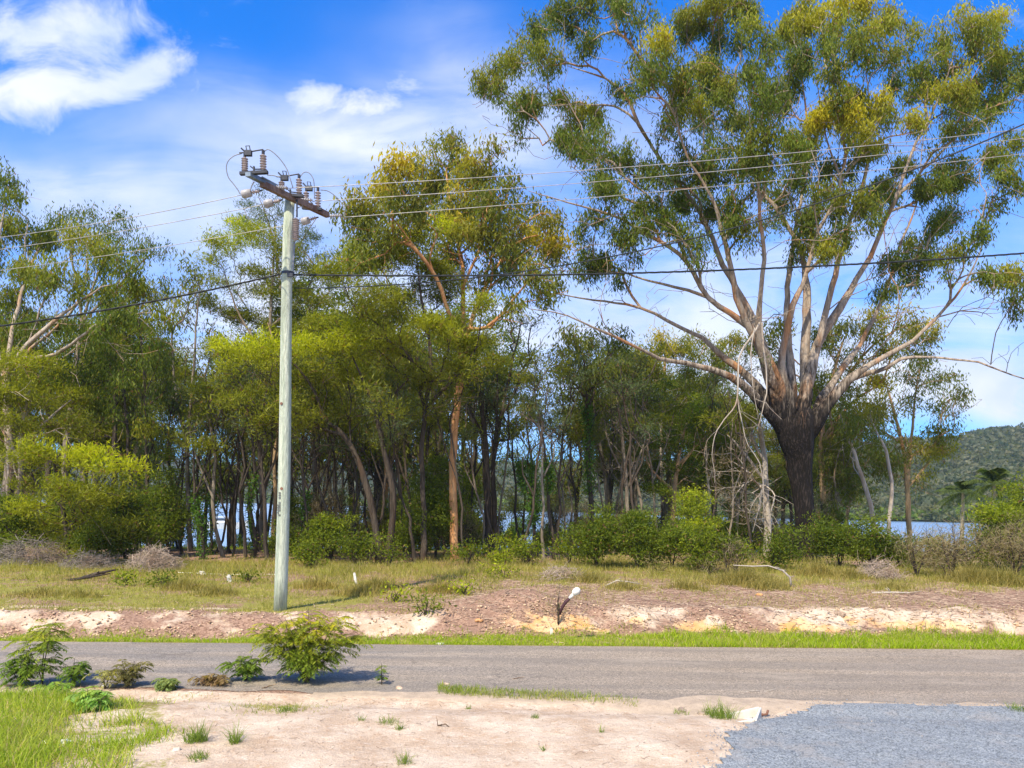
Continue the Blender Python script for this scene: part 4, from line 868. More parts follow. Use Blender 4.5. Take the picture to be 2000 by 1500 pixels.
for s_ in sh: shrub(s_[0], s_[1], s_[2] * 1.15, s_[3], s_[4] * (.93 if s_[0] > 1100 else 1.0), *s_[5:8])
# back-row undergrowth that closes the view under the crowns (copies of four kinds)
ug = [shrub(0, 0 + 1100, 110, 110, 36, 'shrub', g_, lb, name='undergrowth_bush', cat='bush', group=gr) for g_, lb, gr in
      [(.05, 'dark leafy bush deep in the undergrowth of the wood', 'dark undergrowth bushes'), (.3, 'lighter green bush deep in the undergrowth of the wood', 'light undergrowth bushes')]]
ug.append(shrub(0, 1100, 120, 135, 36, 'dry', .25, 'grey brown twiggy bush deep in the undergrowth of the wood', name='undergrowth_bush', cat='bush', group='twiggy undergrowth bushes'))
r3 = random.Random(9); usedk = set(); urow = {}
for px in list(range(-40, 1640, 26)) + list(range(565, 1130, 30)):
    Yd = r3.uniform(33, 44); k = r3.choice([0, 1, 1, 2, 2])
    if 350 < px < 560 and r3.random() < .78: continue
    if 560 < px < 1130 and r3.random() < .4: continue
    if 900 < px < 1110 and r3.random() < .35: continue
    pxu = px + r3.uniform(-15, 15); p = P(pxu, 975, Yd); o = ug[k] if k not in usedk else copy_tree(ug[k]); usedk.add(k)
    o.location = (p[0], p[1], h1(p[0], p[1]) - .05); o.rotation_euler = (0, 0, r3.uniform(0, 6.28)); s_ = r3.uniform(.65, 1.1) * (.75 if px > 1100 else 1); o.scale = (s_ * r3.uniform(.9, 1.4), s_, s_ * r3.uniform(1, 1.6)); urow.setdefault(k, []).append((pxu, o))
for k, ph in enumerate(['dark undergrowth bush', 'light green undergrowth bush', 'grey twiggy undergrowth bush']): number_labels(urow.get(k, []), ph)

# sunlit bushes along the near shore of the lake, seen between the trunks
sb = [shrub(0, 1100, 110, 110, 58, st_, g_, lb, name='shore_bush', cat='bush', group=gr) for st_, g_, lb, gr in
      [('gumfar', .35, 'sunlit light green bush on the near shore beyond the trunks', 'light shore bushes'), ('dry', .5, 'tan twiggy bush on the near shore beyond the trunks', 'tan shore bushes'), ('shrub', .6, 'yellow green bush on the near shore beyond the trunks', 'yellow green shore bushes')]]
r4 = random.Random(31); us4 = set(); srow = {}
for px in list(range(-20, 350, 34)) + list(range(360, 560, 60)) + list(range(575, 1640, 24)):
    if px > 575 and r4.random() < .22: continue
    k = r4.choice([0, 0, 1, 2, 2]); Yd = r4.uniform(49, 60); pxu = px + r4.uniform(-12, 12); p = P(pxu, 975, Yd); o = sb[k] if k not in us4 else copy_tree(sb[k]); us4.add(k)
    o.location = (p[0], p[1], h1(p[0], p[1]) - .1); o.rotation_euler = (0, 0, r4.uniform(0, 6.28)); s_ = r4.uniform(.62, .85) * (.45 if 350 < px < 560 else 1); o.scale = (s_ * r4.uniform(.9, 1.3), s_, s_ * r4.uniform(.9, 1.5)); srow.setdefault(k, []).append((pxu, o))
for k, ph in enumerate(['light green shore bush', 'tan twiggy shore bush', 'yellow green shore bush']): number_labels(srow.get(k, []), ph)

# ---- small plants in the near and middle ground
small = [
 (772,1190,36,34,19.5,'shrub',.55,'bright green seedling on the bank right of the power pole'),(905,1180,70,30,21,'shrub',.5,'low yellow green clump left of the litter heap'),(985,1150,60,36,24,'shrub',.45,'light green clump behind the litter heap'),
 (245,1165,26,44,22,'shrub',.35,'small upright sapling with yellow tip on the left verge'),(320,1165,50,26,22,'shrub',.2,'round green tussock near the dead brush'),(485,1160,30,26,23,'shrub',.1,'small dark plant left of the power pole'),
 (830,1225,26,40,17.6,'shrub',.2,'small dark weed on the bank face left of the litter heap'),(1090,1215,22,60,17.5,'dry',.5,'tall weed beside the white capped marker'),
 (1850,1135,60,40,25,'dry',.4,'tan tussock on the far right bank'),(1390,1135,80,34,25,'dry',.55,'dry olive tussock in front of the bush row'),(1290,1130,70,30,25.5,'dry',.5,'pale tussock left of the olive one'),
]
for s_ in small: shrub(*s_[:8], name='small_plant', cat='plant', stems=3)

# ================================================================== FOREGROUND WATTLES with compound leaves
def wattle(px, py, wpx, hpx, nst, nfr, label, gold=.4, name='wattle_seedling', fl=.30, lean=0, dense=14, dark=None):
    b = on_ground(px, py); D = b[1]; Hh = hpx / F * D; Wd = wpx / F * D / 2; root = empty(name, b, label, 'plant')
    sk = MB(); V, Cc = [], []
    c0 = np.array(dark or (.07, .14, .03)); c1 = np.array((.20, .32, .04)); cg = np.array((.60, .52, .03))
    for s_ in range(nst):
        a = rng.uniform(0, 6.28); ph = (s_ + .5) / nst; ex = (ph * 2 - 1) * Wd * .8 + lean; hz = Hh * (1 - .30 * abs(ph * 2 - 1) ** 1.5) * rng.uniform(.72, .98) if nst > 1 else Hh
        e = np.array([ex, rng.uniform(-.3, .3) * Wd, hz * .9]); c = np.array([ex * .3, e[1] * .3, hz * .5])
        us = np.linspace(0, 1, 9)[:, None]; pts = 2 * c * us * (1 - us) + e * us ** 2 + rng.normal(0, .008, (9, 3)); pts[0] = (0, 0, -.03)
        sk.tube(pts, np.linspace(.011, .003, 9), 5)
        for f in range(nfr):
            u_ = rng.uniform(.22, 1); i = min(7, int(u_ * 8)); o = pts[i] + (pts[i + 1] - pts[i]) * (u_ * 8 - i)
            az = rng.uniform(0, 6.28); L = fl * rng.uniform(.6, 1.15); out = np.array([math.cos(az), math.sin(az), rng.uniform(.1, .9)]); out /= np.linalg.norm(out)
            br = L * .8
            # frond: rachis arcs out then droops
            us = np.linspace(.1, 1, dense); R0 = o + out * (us * L)[:, None] - np.array([0, 0, 1]) * (us ** 2 * L * .55)[:, None]
            T = unit(np.gradient(R0, axis=0)); S_ = unit(np.cross(T, np.array([0, 0, 1.]))); prof = np.sin(np.clip(us, 0.05, 1) * 2.6)[:, None] * .5 + .5
            sk.tube(np.concatenate([o[None], R0[::4], R0[-1:]]), .0025, 3, cap=False)
            for sg in (-1, 1):
                ll = .105 * prof * rng.uniform(.7, 1.2, (dense, 1)); d = unit(S_ * sg + T * .55 + np.array([0, 0, -.35]) + rng.normal(0, .12, (dense, 3)))
                wv = unit(np.cross(d, np.array([0, 0, 1.])) + rng.normal(0, .3, (dense, 3))) * .0085 * rng.uniform(.8, 1.4, (dense, 1))
                V.append(np.stack([R0, R0 + d * ll * .5 + wv, R0 + d * ll, R0 + d * ll * .5 - wv], 1).reshape(-1, 3))
                if dark: c1 = np.array(dark) * 2.3
                k = rng.uniform(0, 1, (dense, 1)); g_ = np.clip(gold * (.1 + 1.5 * (o[2] / Hh) ** 2) * rng.uniform(.3, 1.3), 0, 1)
                Cc.append(np.repeat((c0 * (1 - k) + c1 * k) * (1 - g_) + cg * g_, 4, 0))
    sk.build('stem', B_DARK, root); V = np.concatenate(V); link('foliage', mesh_np(name + '_leaves', V, quads(len(V)), LEAF, np.concatenate(Cc)), root)
    return root
wattle(598,1334,270,170,17,25,'large feathery wattle bush with yellow tips in front of the road', .75, fl=.34)
wattle(480,1330,100,66,4,17,'low dark feathery side shoot left of the large wattle bush', .15, fl=.22)
wattle(82,1338,100,172,3,34,'single stemmed feathery wattle sapling at the left', .55, fl=.36)
wattle(40,1340,90,84,3,20,'drooping dark wattle left of the sapling', .1, fl=.24)
wattle(145,1340,50,72,3,14,'dark curled wattle right of the sapling', .1, fl=.2)
wattle(250,1342,90,72,4,15,'sparse brownish wattle in the roadside gap', .35, fl=.18, dense=10, dark=(.08,.08,.04))
wattle(205,1345,60,58,3,7,'very thin pale weed between the two small wattles', .5, fl=.2, dense=8, dark=(.16,.17,.08))
wattle(325,1346,52,32,4,16,'small round grey green weed at the sand edge', .2, fl=.14, dense=10, dark=(.12,.17,.07))
wattle(415,1338,90,28,6,10,'low reddish dry weed beside the large wattle bush', .3, fl=.12, dense=9, dark=(.13,.085,.06))
wattle(100,1362,90,40,4,10,'leafy light green weed at the edge of the rough lawn', .4, fl=.2, dark=(.12,.24,.05))
wattle(180,1385,110,50,5,12,'pale green weed in front of the roadside wattles', .4, fl=.2, dark=(.14,.26,.07))
wattle(745,1338,22,46,1,8,'thin upright weed standing alone at the road edge', .3, fl=.1, dense=8)
def tuft(px, py, r, hgt, n, label, col=((.10,.17,.03),(.24,.32,.05)), name='grass_tuft', cat='grass tuft'):
    b = on_ground(px, py); rt = r / F * b[1]; a = rng.uniform(0, 6.28, n); q_ = rt * rng.random(n) ** .7; B = np.stack([np.cos(a) * q_, np.sin(a) * q_, np.zeros(n) - .01], -1)
    o = link(name, blades(B, hgt, .006, col, spread=.5), None, b); tag(o, label, cat); return o
def blades(B, hgt, wd, col, spread=.35, tintn=None):
    n = len(B); a = rng.uniform(0, 6.28, n); S_ = np.stack([np.cos(a), np.sin(a), a * 0], -1); T = np.stack([rng.normal(0, spread, n), rng.normal(0, spread, n), np.ones(n)], -1); T = unit(T)
    h_ = (hgt * rng.uniform(.4, 1.2, n))[:, None]; w_ = (wd * rng.uniform(.6, 1.4, n))[:, None]
    mid = B + T * h_ * .55; tip = B + T * h_ + np.stack([T[:, 0], T[:, 1], -np.abs(T[:, 0])], -1) * h_ * .35
    V = np.stack([B - S_ * w_ / 2, B + S_ * w_ / 2, mid + S_ * w_ * .4, mid - S_ * w_ * .4, tip + S_ * w_ * .08, tip - S_ * w_ * .08], 1)
    i = np.arange(n)[:, None, None] * 6; Fq = (i + np.array([[0, 1, 2, 3], [3, 2, 4, 5]])[None]).reshape(-1, 4)
    k = rng.uniform(0, 1, (n, 1)); c = np.array(col[0]) * (1 - k) + np.array(col[1]) * k
    if tintn is not None:
        f_ = np.clip((tintn[:, None] - .5) * 3.2, -1, 1); c = c * (1 + .35 * np.minimum(f_, 0)) ; c = c * (1 - .55 * np.maximum(f_, 0)) + np.array([.46, .36, .16]) * .55 * np.maximum(f_, 0)
        dry = rng.random(n) < .12; c[dry] = (.50, .40, .22)
    return mesh_np('blades', V.reshape(-1, 3), Fq, GRASS, np.repeat(c, 6, 0))
for px, py, r, hg, n, lb in [(382,1448,22,.26,240,'upright dark grass tuft on the sand, leftmost of the pair'),(460,1452,12,.28,110,'narrow grass tuft on the sand, right of the larger one'),(385,1480,22,.12,120,'sprawling low tuft just below the dark one'),
  (760,1412,22,.12,100,'yellow green tuft in the middle of the bare sand'),(705,1408,8,.12,40,'tiny tuft left of the yellow green one'),(780,1425,10,.12,50,'tiny tuft just right of the yellow green one'),(790,1490,16,.16,70,'tuft at the lower edge of the frame'),
  (915,1385,6,.10,30,'tiny weed right of middle on the bare sand'),(1175,1430,5,.12,22,'lone small weed near the gravel drive'),(1062,1465,5,.10,22,'lone dark weed low on the sand'),(1045,1402,8,.08,40,'short weed below the verge grass'),
  (1412,1402,26,.26,240,'tall grass tuft against the white culvert end'),(1385,1395,18,.16,120,'dull grass left of the culvert tuft'),(1990,1388,20,.14,140,'grass patch where the road meets the gravel at the right'),(560,1388,20,.1,120,'ragged tuft on the upper sand'),(1330,1395,16,.1,80,'brown green tuft left of the culvert')]:
    tuft(px, py, r, hg, n, lb)

tus = [(1150,1135,60,34,.4,'olive tussock right of the litter mound'),(1215,1150,50,26,.5,'low yellow tussock between the litter mound and the dark bushes'),(1340,1150,60,30,.45,'straw tussock left of the arching branch'),(1450,1140,90,46,.5,'big olive tussock under the arching branch'),(1500,1150,60,34,.4,'tussock at the foot of the arching branch'),
 (1600,1125,70,40,.6,'golden tussock just right of the charred trunk foot'),(1660,1130,50,34,.5,'golden tussock left of the pale frond heap'),(1900,1135,80,50,.45,'olive tussock below the small palm side bush'),(1960,1140,80,50,.4,'thick tussock near the right edge'),(1740,1150,60,26,.3,'low tussock in front of the pale frond heap'),
 (700,1160,70,34,.6,'rusty orange tussock right of the survey peg'),(620,1150,70,34,.7,'orange brown tussock right of the power pole'),(740,1150,60,36,.5,'yellow tussock beyond the rusty one'),(860,1155,60,34,.5,'yellow green tussock left of the litter heap back'),(420,1160,60,30,.4,'straw tussock before the white post stub'),
 (360,1150,60,34,.35,'green straw tussock right of the pale brush heap'),(80,1165,90,24,.4,'low straw tussock at the far left verge'),(160,1165,60,24,.3,'low straw tussock beside the upright sapling')]
for px_, py_, w_, h_, g_, lb in tus:
    b = on_ground(px_, py_); D_ = b[1]; n_ = int(w_ * h_ * .40); rt_ = w_ / F * D_ * .85; q1 = rng.random(n_) ** .8; a1 = rng.uniform(0, 6.28, n_)
    B_ = np.stack([np.cos(a1) * q1 * rt_, np.sin(a1) * q1 * rt_ * .7, -.02 + 0 * a1], -1); hh_ = h_ / F * D_ * (1.0 - .65 * q1)
    o_ = link('tussock', blades(B_, hh_, .014, ((.15,.15,.04),(.42 + .1 * g_,.38,.13)), .42), None, b); tag(o_, lb, 'tussock')

# ================================================================== GRASS (nobody could count it)
def scatter(name, label, n, xr, yr, dens, hgt, wd, col, spread=.35, tk=1.0):
    x = rng.uniform(*xr, n); y = rng.uniform(*yr, n); z = H(x, y); pr = dens(x, y, z); k = rng.random(n) < pr; x, y, z = x[k], y[k], z[k]
    hh = hgt * (.6 + .8 * fbm(x * 1.2, y * 1.2, 77)) if np.isscalar(hgt) else hgt(x, y)
    o = link(name, blades(np.stack([x, y, z - .01], -1), hh, wd, col, spread, tintn=.5 + (nf(x, y, .9, 91) * .6 + nf(x, y, 4, 92) * .4 - .5) * tk)); tag(o, label, 'grass', kind='stuff'); return o
def nf(x, y, f=1.0, s=41): return fbm(x * f, y * f, s)
def dens_verge(x, y, z):
    df = y - Yfar(x); rs = sstep(-6, 5, x); b0 = .75 + .85 * rs
    return sstep(.0, .12, df) * (1 - sstep(b0 - .05, b0 + .35, df + (nf(x, y, 2.5) - .5) * .9)) * np.clip(.75 + (nf(x, y, 3) - .5) * 2, 0.15, 1)
scatter('verge_grass', 'bright green strip of grass along the far road edge', 200000, (-16, 17), (15, 18.6), dens_verge, lambda x, y: .10 + .10 * sstep(0, 6, x) * nf(x, y, 1.5, 4) * 1.6, .010, ((.18,.30,.010),(.42,.53,.02)), .5, .6)
def dens_left(x, y, z):
    df = y - Yfar(x); rs = sstep(-6, 5, x); b1 = .75 + .85 * rs + 1.0
    return sstep(b1 - .1, b1 + .5, df) * np.clip(sstep(.30, .55, nf(x, y, .9)) + .2 - .8 * sstep(-2.5, .5, x) * (1 - sstep(5.0, 6.8, df)), 0, 1) * (1 - .9 * np.exp(-((x - heap[0]) / 1.5) ** 2 - ((y - heap[1]) / 1.4) ** 2))
scatter('dry_grass', 'olive and straw coloured rough grass on the bank in front of the wood', 260000, (-22, 24), (16.5, 29), dens_left, lambda x, y: .10 + .16 * sstep(20, 27, y) * nf(x, y, .8, 5) * 1.6, .010, ((.19,.22,.035),(.48,.45,.12)), .45)
def dens_mid(x, y, z): return .62 * np.clip(sstep(.48, .62, nf(x, y, .9, 8)) , .06, 1) * sstep(22.5, 25, y)
scatter('tall_grass', 'taller green grass at the foot of the tree line', 120000, (-24, 26), (22, 33), dens_mid, lambda x, y: .10 + .30 * sstep(.38, .7, nf(x, y, .9, 8)), .013, ((.16,.19,.03),(.42,.40,.10)), .4)
def dens_fg(x, y, z):
    px, py = PIX(x, y, z); dn = Ynear(x) - y
    e = np.interp(py, [1330, 1380, 1430, 1480, 1520], [300, 300, 345, 300, 230])
    return sstep(.25, .6, dn) * (1 - sstep(e - 60, e + 20, px + (nf(x, y, 1.5, 3) - .5) * 200)) * np.clip(sstep(.40, .62, nf(x, y, 1.5, 6)) + .10 + .8 * (1 - sstep(0, 200, px)) * sstep(1370, 1440, py), 0, 1)
def hfg(x, y):
    px, py = PIX(x, y, H(x, y)); return .06 + .17 * nf(x, y, 1.1, 13) ** 1.5 * 1.5 + .16 * (1 - sstep(40, 160, px)) * sstep(1380, 1450, py)
scatter('rough_lawn', 'bright green rough lawn in the lower left corner', 60000, (-9.5, -3.0), (7.6, 12.2), dens_fg, hfg, .009, ((.15,.26,.015),(.46,.54,.06)), .5, .5)
def dens_near(x, y, z):
    px, py = PIX(x, y, z); d = np.abs(py - np.interp(px, [850, 870, 1000, 1200, 1260], [1345, 1350, 1358, 1368, 1378]))
    return (px > 855) * (px < 1250) * (1 - sstep(5, 11, d)) * np.clip(1.1 - (px - 860) / 500, .3, 1)
scatter('roadside_grass', 'thin line of green grass along the near road edge', 40000, (-1.5, 2.5), (10, 13.5), dens_near, .10, .008, ((.12,.20,.02),(.32,.40,.05)), .4)
def dens_sandp(x, y, z):
    px, py = PIX(x, y, z); return np.exp(-((px - 535) / 70) ** 2 - ((py - 1388 + nf(x, y, 4) * 8) / 8) ** 2) * 1.2 + .6 * np.exp(-((px - 380) / 30) ** 2 - ((py - 1360) / 6) ** 2)
scatter('sand_grass', 'low patch of grass spreading over the upper sand', 30000, (-6, -1), (9, 13), dens_sandp, .07, .007, ((.14,.19,.03),(.36,.40,.08)), .6)
scatter('far_lawn', 'sunny lawn beyond the trees by the lake', 60000, (-40, 40), (37, 62), lambda x, y, z: x * 0 + .8, .28, .05, ((.18,.28,.02),(.38,.46,.03)), .6)

# ---- litter sticks on the bank
def sticks(n, xr, yr, dens, Lr, r, mat, name, label, cols=None):
    x = rng.uniform(*xr, n); y = rng.uniform(*yr, n); z = H(x, y); k = rng.random(n) < dens(x, y); x, y, z = x[k], y[k], z[k]; n = len(x)
    a = rng.uniform(0, 6.28, n); L = rng.uniform(*Lr, n)[:, None]; T = np.stack([np.cos(a), np.sin(a), rng.normal(0, .12, n)], -1); S_ = np.stack([-np.sin(a), np.cos(a), a * 0], -1) * r; U_ = np.array([0, 0, r])
    A = np.stack([x, y, z + r], -1); Bp = A + T * L
    V = np.stack([A - S_, A + U_, A + S_, Bp + S_ * .5, Bp + U_ * .5, Bp - S_ * .5], 1).reshape(-1, 3)
    Fq = (np.arange(n)[:, None, None] * 6 + np.array([[0, 5, 4, 1], [1, 4, 3, 2]])[None]).reshape(-1, 4)
    kk = rng.uniform(0, 1, (n, 1)); c = np.array([.14, .09, .06]) * (1 - kk) + np.array([.50, .38, .28]) * kk
    o = link(name, mesh_np(name, V, Fq, STONE, np.repeat(c, 6, 0))); tag(o, label, 'litter', kind='stuff')
def dl(x, y):
    df = y - Yfar(x); rs = sstep(-6, 5, x)
    return np.clip(sstep(-3.2, -1, x) * sstep(1.4, 2.2, df) * (1 - sstep(6, 9, df)) + .9 * np.exp(-((x - heap[0]) / 1.5) ** 2 - ((y - heap[1]) / 1.5) ** 2) + .05, 0, 1)
sticks(26000, (-14, 18), (16.2, 26), dl, (.05, .28), .009, None, 'forest_litter', 'bark, twigs and dead leaves lying over the bank')
x = rng.uniform(-3, 6, 900); y = rng.uniform(7.5, 12.5, 900); k = (Ynear(x) - y) > .2; x, y = x[k], y[k]; kk = rng.uniform(0, 1, (len(x), 1))
o = link('sand_pebbles', stones('pebbles', np.stack([x, y, H(x, y) + .004], -1), .013, STONE, np.array([.3, .22, .16]) * (1 - kk) + np.array([.7, .6, .5]) * kk)); tag(o, 'small pebbles and crumbs of clay on the sand', 'pebbles', kind='stuff')

xq = rng.uniform(-15, 17, 16000); yq = rng.uniform(16, 20.5, 16000); dq = yq - Yfar(xq); rq = sstep(-6, 5, xq); bq = .75 + .85 * rq
kq = rng.random(16000) < sstep(bq - .2, bq + .1, dq) * (1 - sstep(bq + .9, bq + 1.8, dq)) * (.25 + .75 * sstep(.45, .6, nf(xq, yq, 2.0, 55))) * .7; xq, yq = xq[kq], yq[kq]; kk = rng.uniform(0, 1, (len(xq), 1))
sz_ = 1; o = link('bank_clods', stones('clods', np.stack([xq, yq, H(xq, yq) + .01], -1), .045, STONE, np.array([.30, .20, .13]) * (1 - kk) + np.array([.72, .54, .36]) * kk)); tag(o, 'crumbled clods of clay and sand on the cut bank', 'clods', kind='stuff')
def dcr(x, y):
    dn = Ynear(x) - y; return np.clip(.10 + .8 * np.exp(-((dn - .15) / .25) ** 2) + .5 * sstep(.5, .68, nf(x, y, 1.4, 15)), 0, 1) * (dn > -1.2) * (~inpoly(x, y, bm_pts))
sticks(9000, (-8, 8), (7.4, 13.2), dcr, (.02, .11), .004, None, 'leaf_crumbs', 'dead leaves, twigs and crumbs strewn on the sand and near road edge')
xq = rng.uniform(-9, 10, 9000); yq = rng.uniform(10.8, 15.6, 9000); kq = (yq > Ynear(xq) - .3) & (yq < Yfar(xq)) & (rng.random(9000) < np.clip(.12 + np.exp(-((yq - Ynear(xq)) / .35) ** 2) + .7 * np.exp(-((yq - Yfar(xq)) / .2) ** 2), 0, 1)); xq, yq = xq[kq], yq[kq]; kk = rng.uniform(0, 1, (len(xq), 1))
o = link('road_grit', stones('grit', np.stack([xq, yq, H(xq, yq, False) + .013], -1), .009, STONE, np.array([.16, .14, .12]) * (1 - kk) + np.array([.6, .5, .4]) * kk)); tag(o, 'grit and small stones scattered along the road edges', 'grit', kind='stuff')
xq = rng.uniform(1.2, 8.5, 9000); yq = rng.uniform(7.2, 12.6, 9000); jn = rng.normal(0, .22, (9000, 2)); kq = inpoly(xq + jn[:, 0], yq + jn[:, 1], bm_pts) & ~inpoly(xq, yq, bm_pts); xq, yq = xq[kq], yq[kq]; kk = rng.uniform(0, 1, (len(xq), 1))
o = link('spilled_gravel', stones('spill', np.stack([xq, yq, H(xq, yq) + .008], -1), .013, STONE, np.array([.18, .20, .23]) * (1 - kk) + np.array([.46, .50, .54]) * kk)); tag(o, 'blue grey gravel spilled over the edge of the driveway onto the sand', 'gravel', kind='stuff')

# ---- brush piles and fallen branches
def brush(px, py, wpx, hpx, D, n, mat, label, name='brush_pile'):
    b = P(px, py, D); b[2] = h1(b[0], b[1]); Wd = wpx / F * D / 2; Hh = hpx / F * D; mb_ = MB()
    for _ in range(n):
        a = rng.uniform(0, 6.28); q_ = rng.random() ** .6; c = np.array([math.cos(a) * q_ * Wd, math.sin(a) * q_ * .7, 0]); c[2] = Hh * (1 - q_ ** 2) * rng.random() ** .7
        d = unit(np.array([rng.normal(0, 1), rng.normal(0, .5), rng.normal(0, .45)])); L = rng.uniform(.25, .8)
        pts = np.array([c - d * L / 2, c + rng.normal(0, .05, 3), c + d * L / 2 + rng.normal(0, .08, 3)]); pts[:, 2] = np.maximum(pts[:, 2], .01); mb_.tube(pts, [.008, .006, .003], 3, cap=False)
    o = mb_.build(name, mat); o.location = b; tag(o, label, 'brush pile'); return o
B_TWIG = bark('dead_twig', (.20, .17, .15), (.34, .30, .27), (.26, .18, .13)); B_STRAW = bark('straw_twig', (.36, .28, .22), (.50, .41, .34), (.34, .24, .17))
brush(60, 1135, 230, 58, 26.5, 900, B_TWIG, 'long grey heap of dead brush at the left edge of the wood')
brush(175, 1130, 120, 34, 26, 350, B_TWIG, 'lower end of brush heap with dark logs beside the wattle')
brush(300, 1140, 110, 46, 25.5, 700, B_STRAW, 'pale straw coloured heap of dead brush before the black trunks')
brush(1715, 1138, 90, 36, 25, 420, B_STRAW, 'pale heap of dead fronds right of the charred trunk')
brush(1100, 1145, 110, 22, 24, 200, B_STRAW, 'flat scatter of branches on top of the litter mound')
def branch(pts, r, label, mat=B_PALE, z=.05, name='fallen_branch', twigs=3):
    g0 = on_ground(*pts[0]); out = []
    for i, (a, b_) in enumerate(pts):
        out.append(P(a, b_, g0[1]))
    out[0][2] = max(out[0][2] - .02, h1(out[0][0], out[0][1])); mb_ = MB(); mb_.tube(out, np.linspace(r, r * .35, len(out)), 7)
    for _ in range(twigs):
        i = random.randrange(len(out) - 1); d = np.array([random.uniform(-.3, .3), random.uniform(-.2, .2), random.uniform(-.05, .2)]); mb_.tube([out[i], out[i] + d * .5, out[i] + d + [0, 0, -.03]], [r * .4, r * .3, r * .12], 4)
    o = mb_.build(name, mat, None, g0, True); o.location = g0; tag(o, label, 'branch'); return o
branch([(1545,1148),(1543,1128),(1528,1114),(1500,1105),(1470,1106),(1432,1104)], .038, 'pale curved fallen branch arching in the grass left of the charred trunk')
branch([(1703,1158),(1740,1157),(1775,1158),(1800,1155)], .035, 'pale straight branch lying flat on the litter at the right')
branch([(1555,1148),(1560,1155),(1567,1161)], .02, 'short pale stick just below the arching branch')
branch([(1180,1146),(1205,1134),(1230,1137),(1250,1140)], .03, 'crooked pale branch on the litter mound')
branch([(1412,1236),(1430,1240),(1450,1246)], .025, 'white stick lying in the bright verge grass', twigs=1)
branch([(1112,1128),(1140,1128),(1162,1139)], .03, 'dark branch end poking from the litter mound', B_DARK)
branch([(160,1130),(190,1120),(230,1112)], .07, 'dark log resting on the brush heap at the left', B_DARK)
branch([(130,1134),(170,1128),(215,1120)], .05, 'second dark log below the first one in the brush heap', B_DARK)
branch([(512,1345),(525,1340),(540,1336)], .014, 'reddish stick at the foot of the large wattle bush', B_TAN, twigs=0)
branch([(855,1418),(870,1414),(880,1422)], .012, 'bent brown stick on the bare sand', B_TAN, twigs=1)
branch([(385,1010),(395,1000),(380,980),(340,960)], .05, 'pale broken limb leaning in the thicket', B_PALE) if False else None
branch([(1455,1352),(1470,1349),(1485,1349)], .010, 'pale stick on the road near the culvert, left one', twigs=0)
branch([(1492,1351),(1505,1348),(1515,1345)], .010, 'pale stick on the road near the culvert, right one', twigs=0)
branch([(1752,1376),(1775,1375),(1792,1376)], .012, 'brown stick where the gravel meets the road', B_TAN, twigs=0)
branch([(1000,1327),(1012,1324),(1024,1322)], .012, 'brown stick at the middle of the near road edge', B_TAN, twigs=0)
branch([(1115,1340),(1130,1341),(1145,1340)], .010, 'thin twig on the road right of the middle', B_TAN, twigs=0)

# ================================================================== POWER POLE
M_POLE = bark('treated_pole', (.36, .43, .34), (.56, .61, .51), (.30, .34, .28), streak=(9, 9, .25))
M_STEEL = simple('galvanised_steel', (.20, .25, .30), .5, .6); M_DARKST = simple('dark_metal', (.05, .055, .07), .5, .5)
M_TIM = bark('old_timber', (.13, .085, .07), (.25, .18, .15), (.17, .10, .08), streak=(2, 2, 2)); M_PORC = simple('grey_porcelain', (.36, .31, .31), .35, scale=20)
M_POLY = simple('pale_polymer', (.34, .34, .36), .4); M_WIRE = simple('bare_wire', (.36, .36, .35), .4, .4); M_BLACK = simple('black_cable', (.02, .025, .028), .5); M_WHITE = simple('white_paint', (.66, .65, .61), .6, var=.14, scale=9)
M_JUMP = simple('jumper_wire', (.20, .21, .23), .5, .3); M_RUST = simple('rusty_brown', (.20, .10, .07), .8)
M_TAG = simple('number_tag', (.14, .15, .14), .6)
foot = on_ground(547, 1191); Dp = foot[1]; KD = Dp / 20.8; topp = P(566, 392, Dp)
pole = empty('power_pole', foot, 'pale green treated timber power pole carrying switches and a slanting crossarm', 'power pole')
def q3(px, py, D=20.8): return P(px, py, D * KD)
mb = MB(); zz = np.linspace(0, 1, 14); pts = foot[None] * (1 - zz[:, None]) + topp[None] * zz[:, None]; pts[0, 2] -= .3
pts[1:-1, 0] += .025 * np.sin(zz[1:-1] * 5.5); mb.tube(pts, (.155 - .040 * zz), 20); mb.build('pole', M_POLE, pole, foot, True)
# crossarm, seen from below, near end left
A0 = q3(511, 359, 19.45); A1 = q3(640, 420, 22.0); ad = unit(A1 - A0); ah = unit(np.cross(ad, [0, 0, 1.])); au = np.cross(ah, ad)
mb = MB(); mb.box((A0 + A1) / 2, (np.linalg.norm(A1 - A0), .11, .13), (ad, ah, au)); mb.build('crossarm', M_TIM, pole, foot)
S0 = q3(484, 340, 18.9); S1 = q3(536, 366, 20.0) ; sd_ = unit(S1 - S0)
mb = MB(); mb.box((S0 + S1) / 2, (np.linalg.norm(S1 - S0), .13, .09), (sd_, unit(np.cross(sd_, [0, 0, 1])), [0, 0, 1])); mb.tube([q3(512, 346, 19.3), q3(542, 362, 20.1)], .02, 6); mb.build('steel_arm', M_STEEL, pole, foot)
def insul(a, b, r, n, parent, name='insulator', mat=M_PORC, core=.45):
    prof = [(0, r * core)]
    for i in range(n):
        f0 = .04 + .92 * i / n; f1 = .92 / n; prof += [(f0, r * core), (f0 + f1 * .25, r * .55), (f0 + f1 * .45, r * 1.05), (f0 + f1 * .58, r), (f0 + f1 * .64, r * core)]
    prof.append((1, r * core)); mb = MB(); mb.lathe(a, b, prof, 14); return mb.build(name, mat, parent, foot, True)
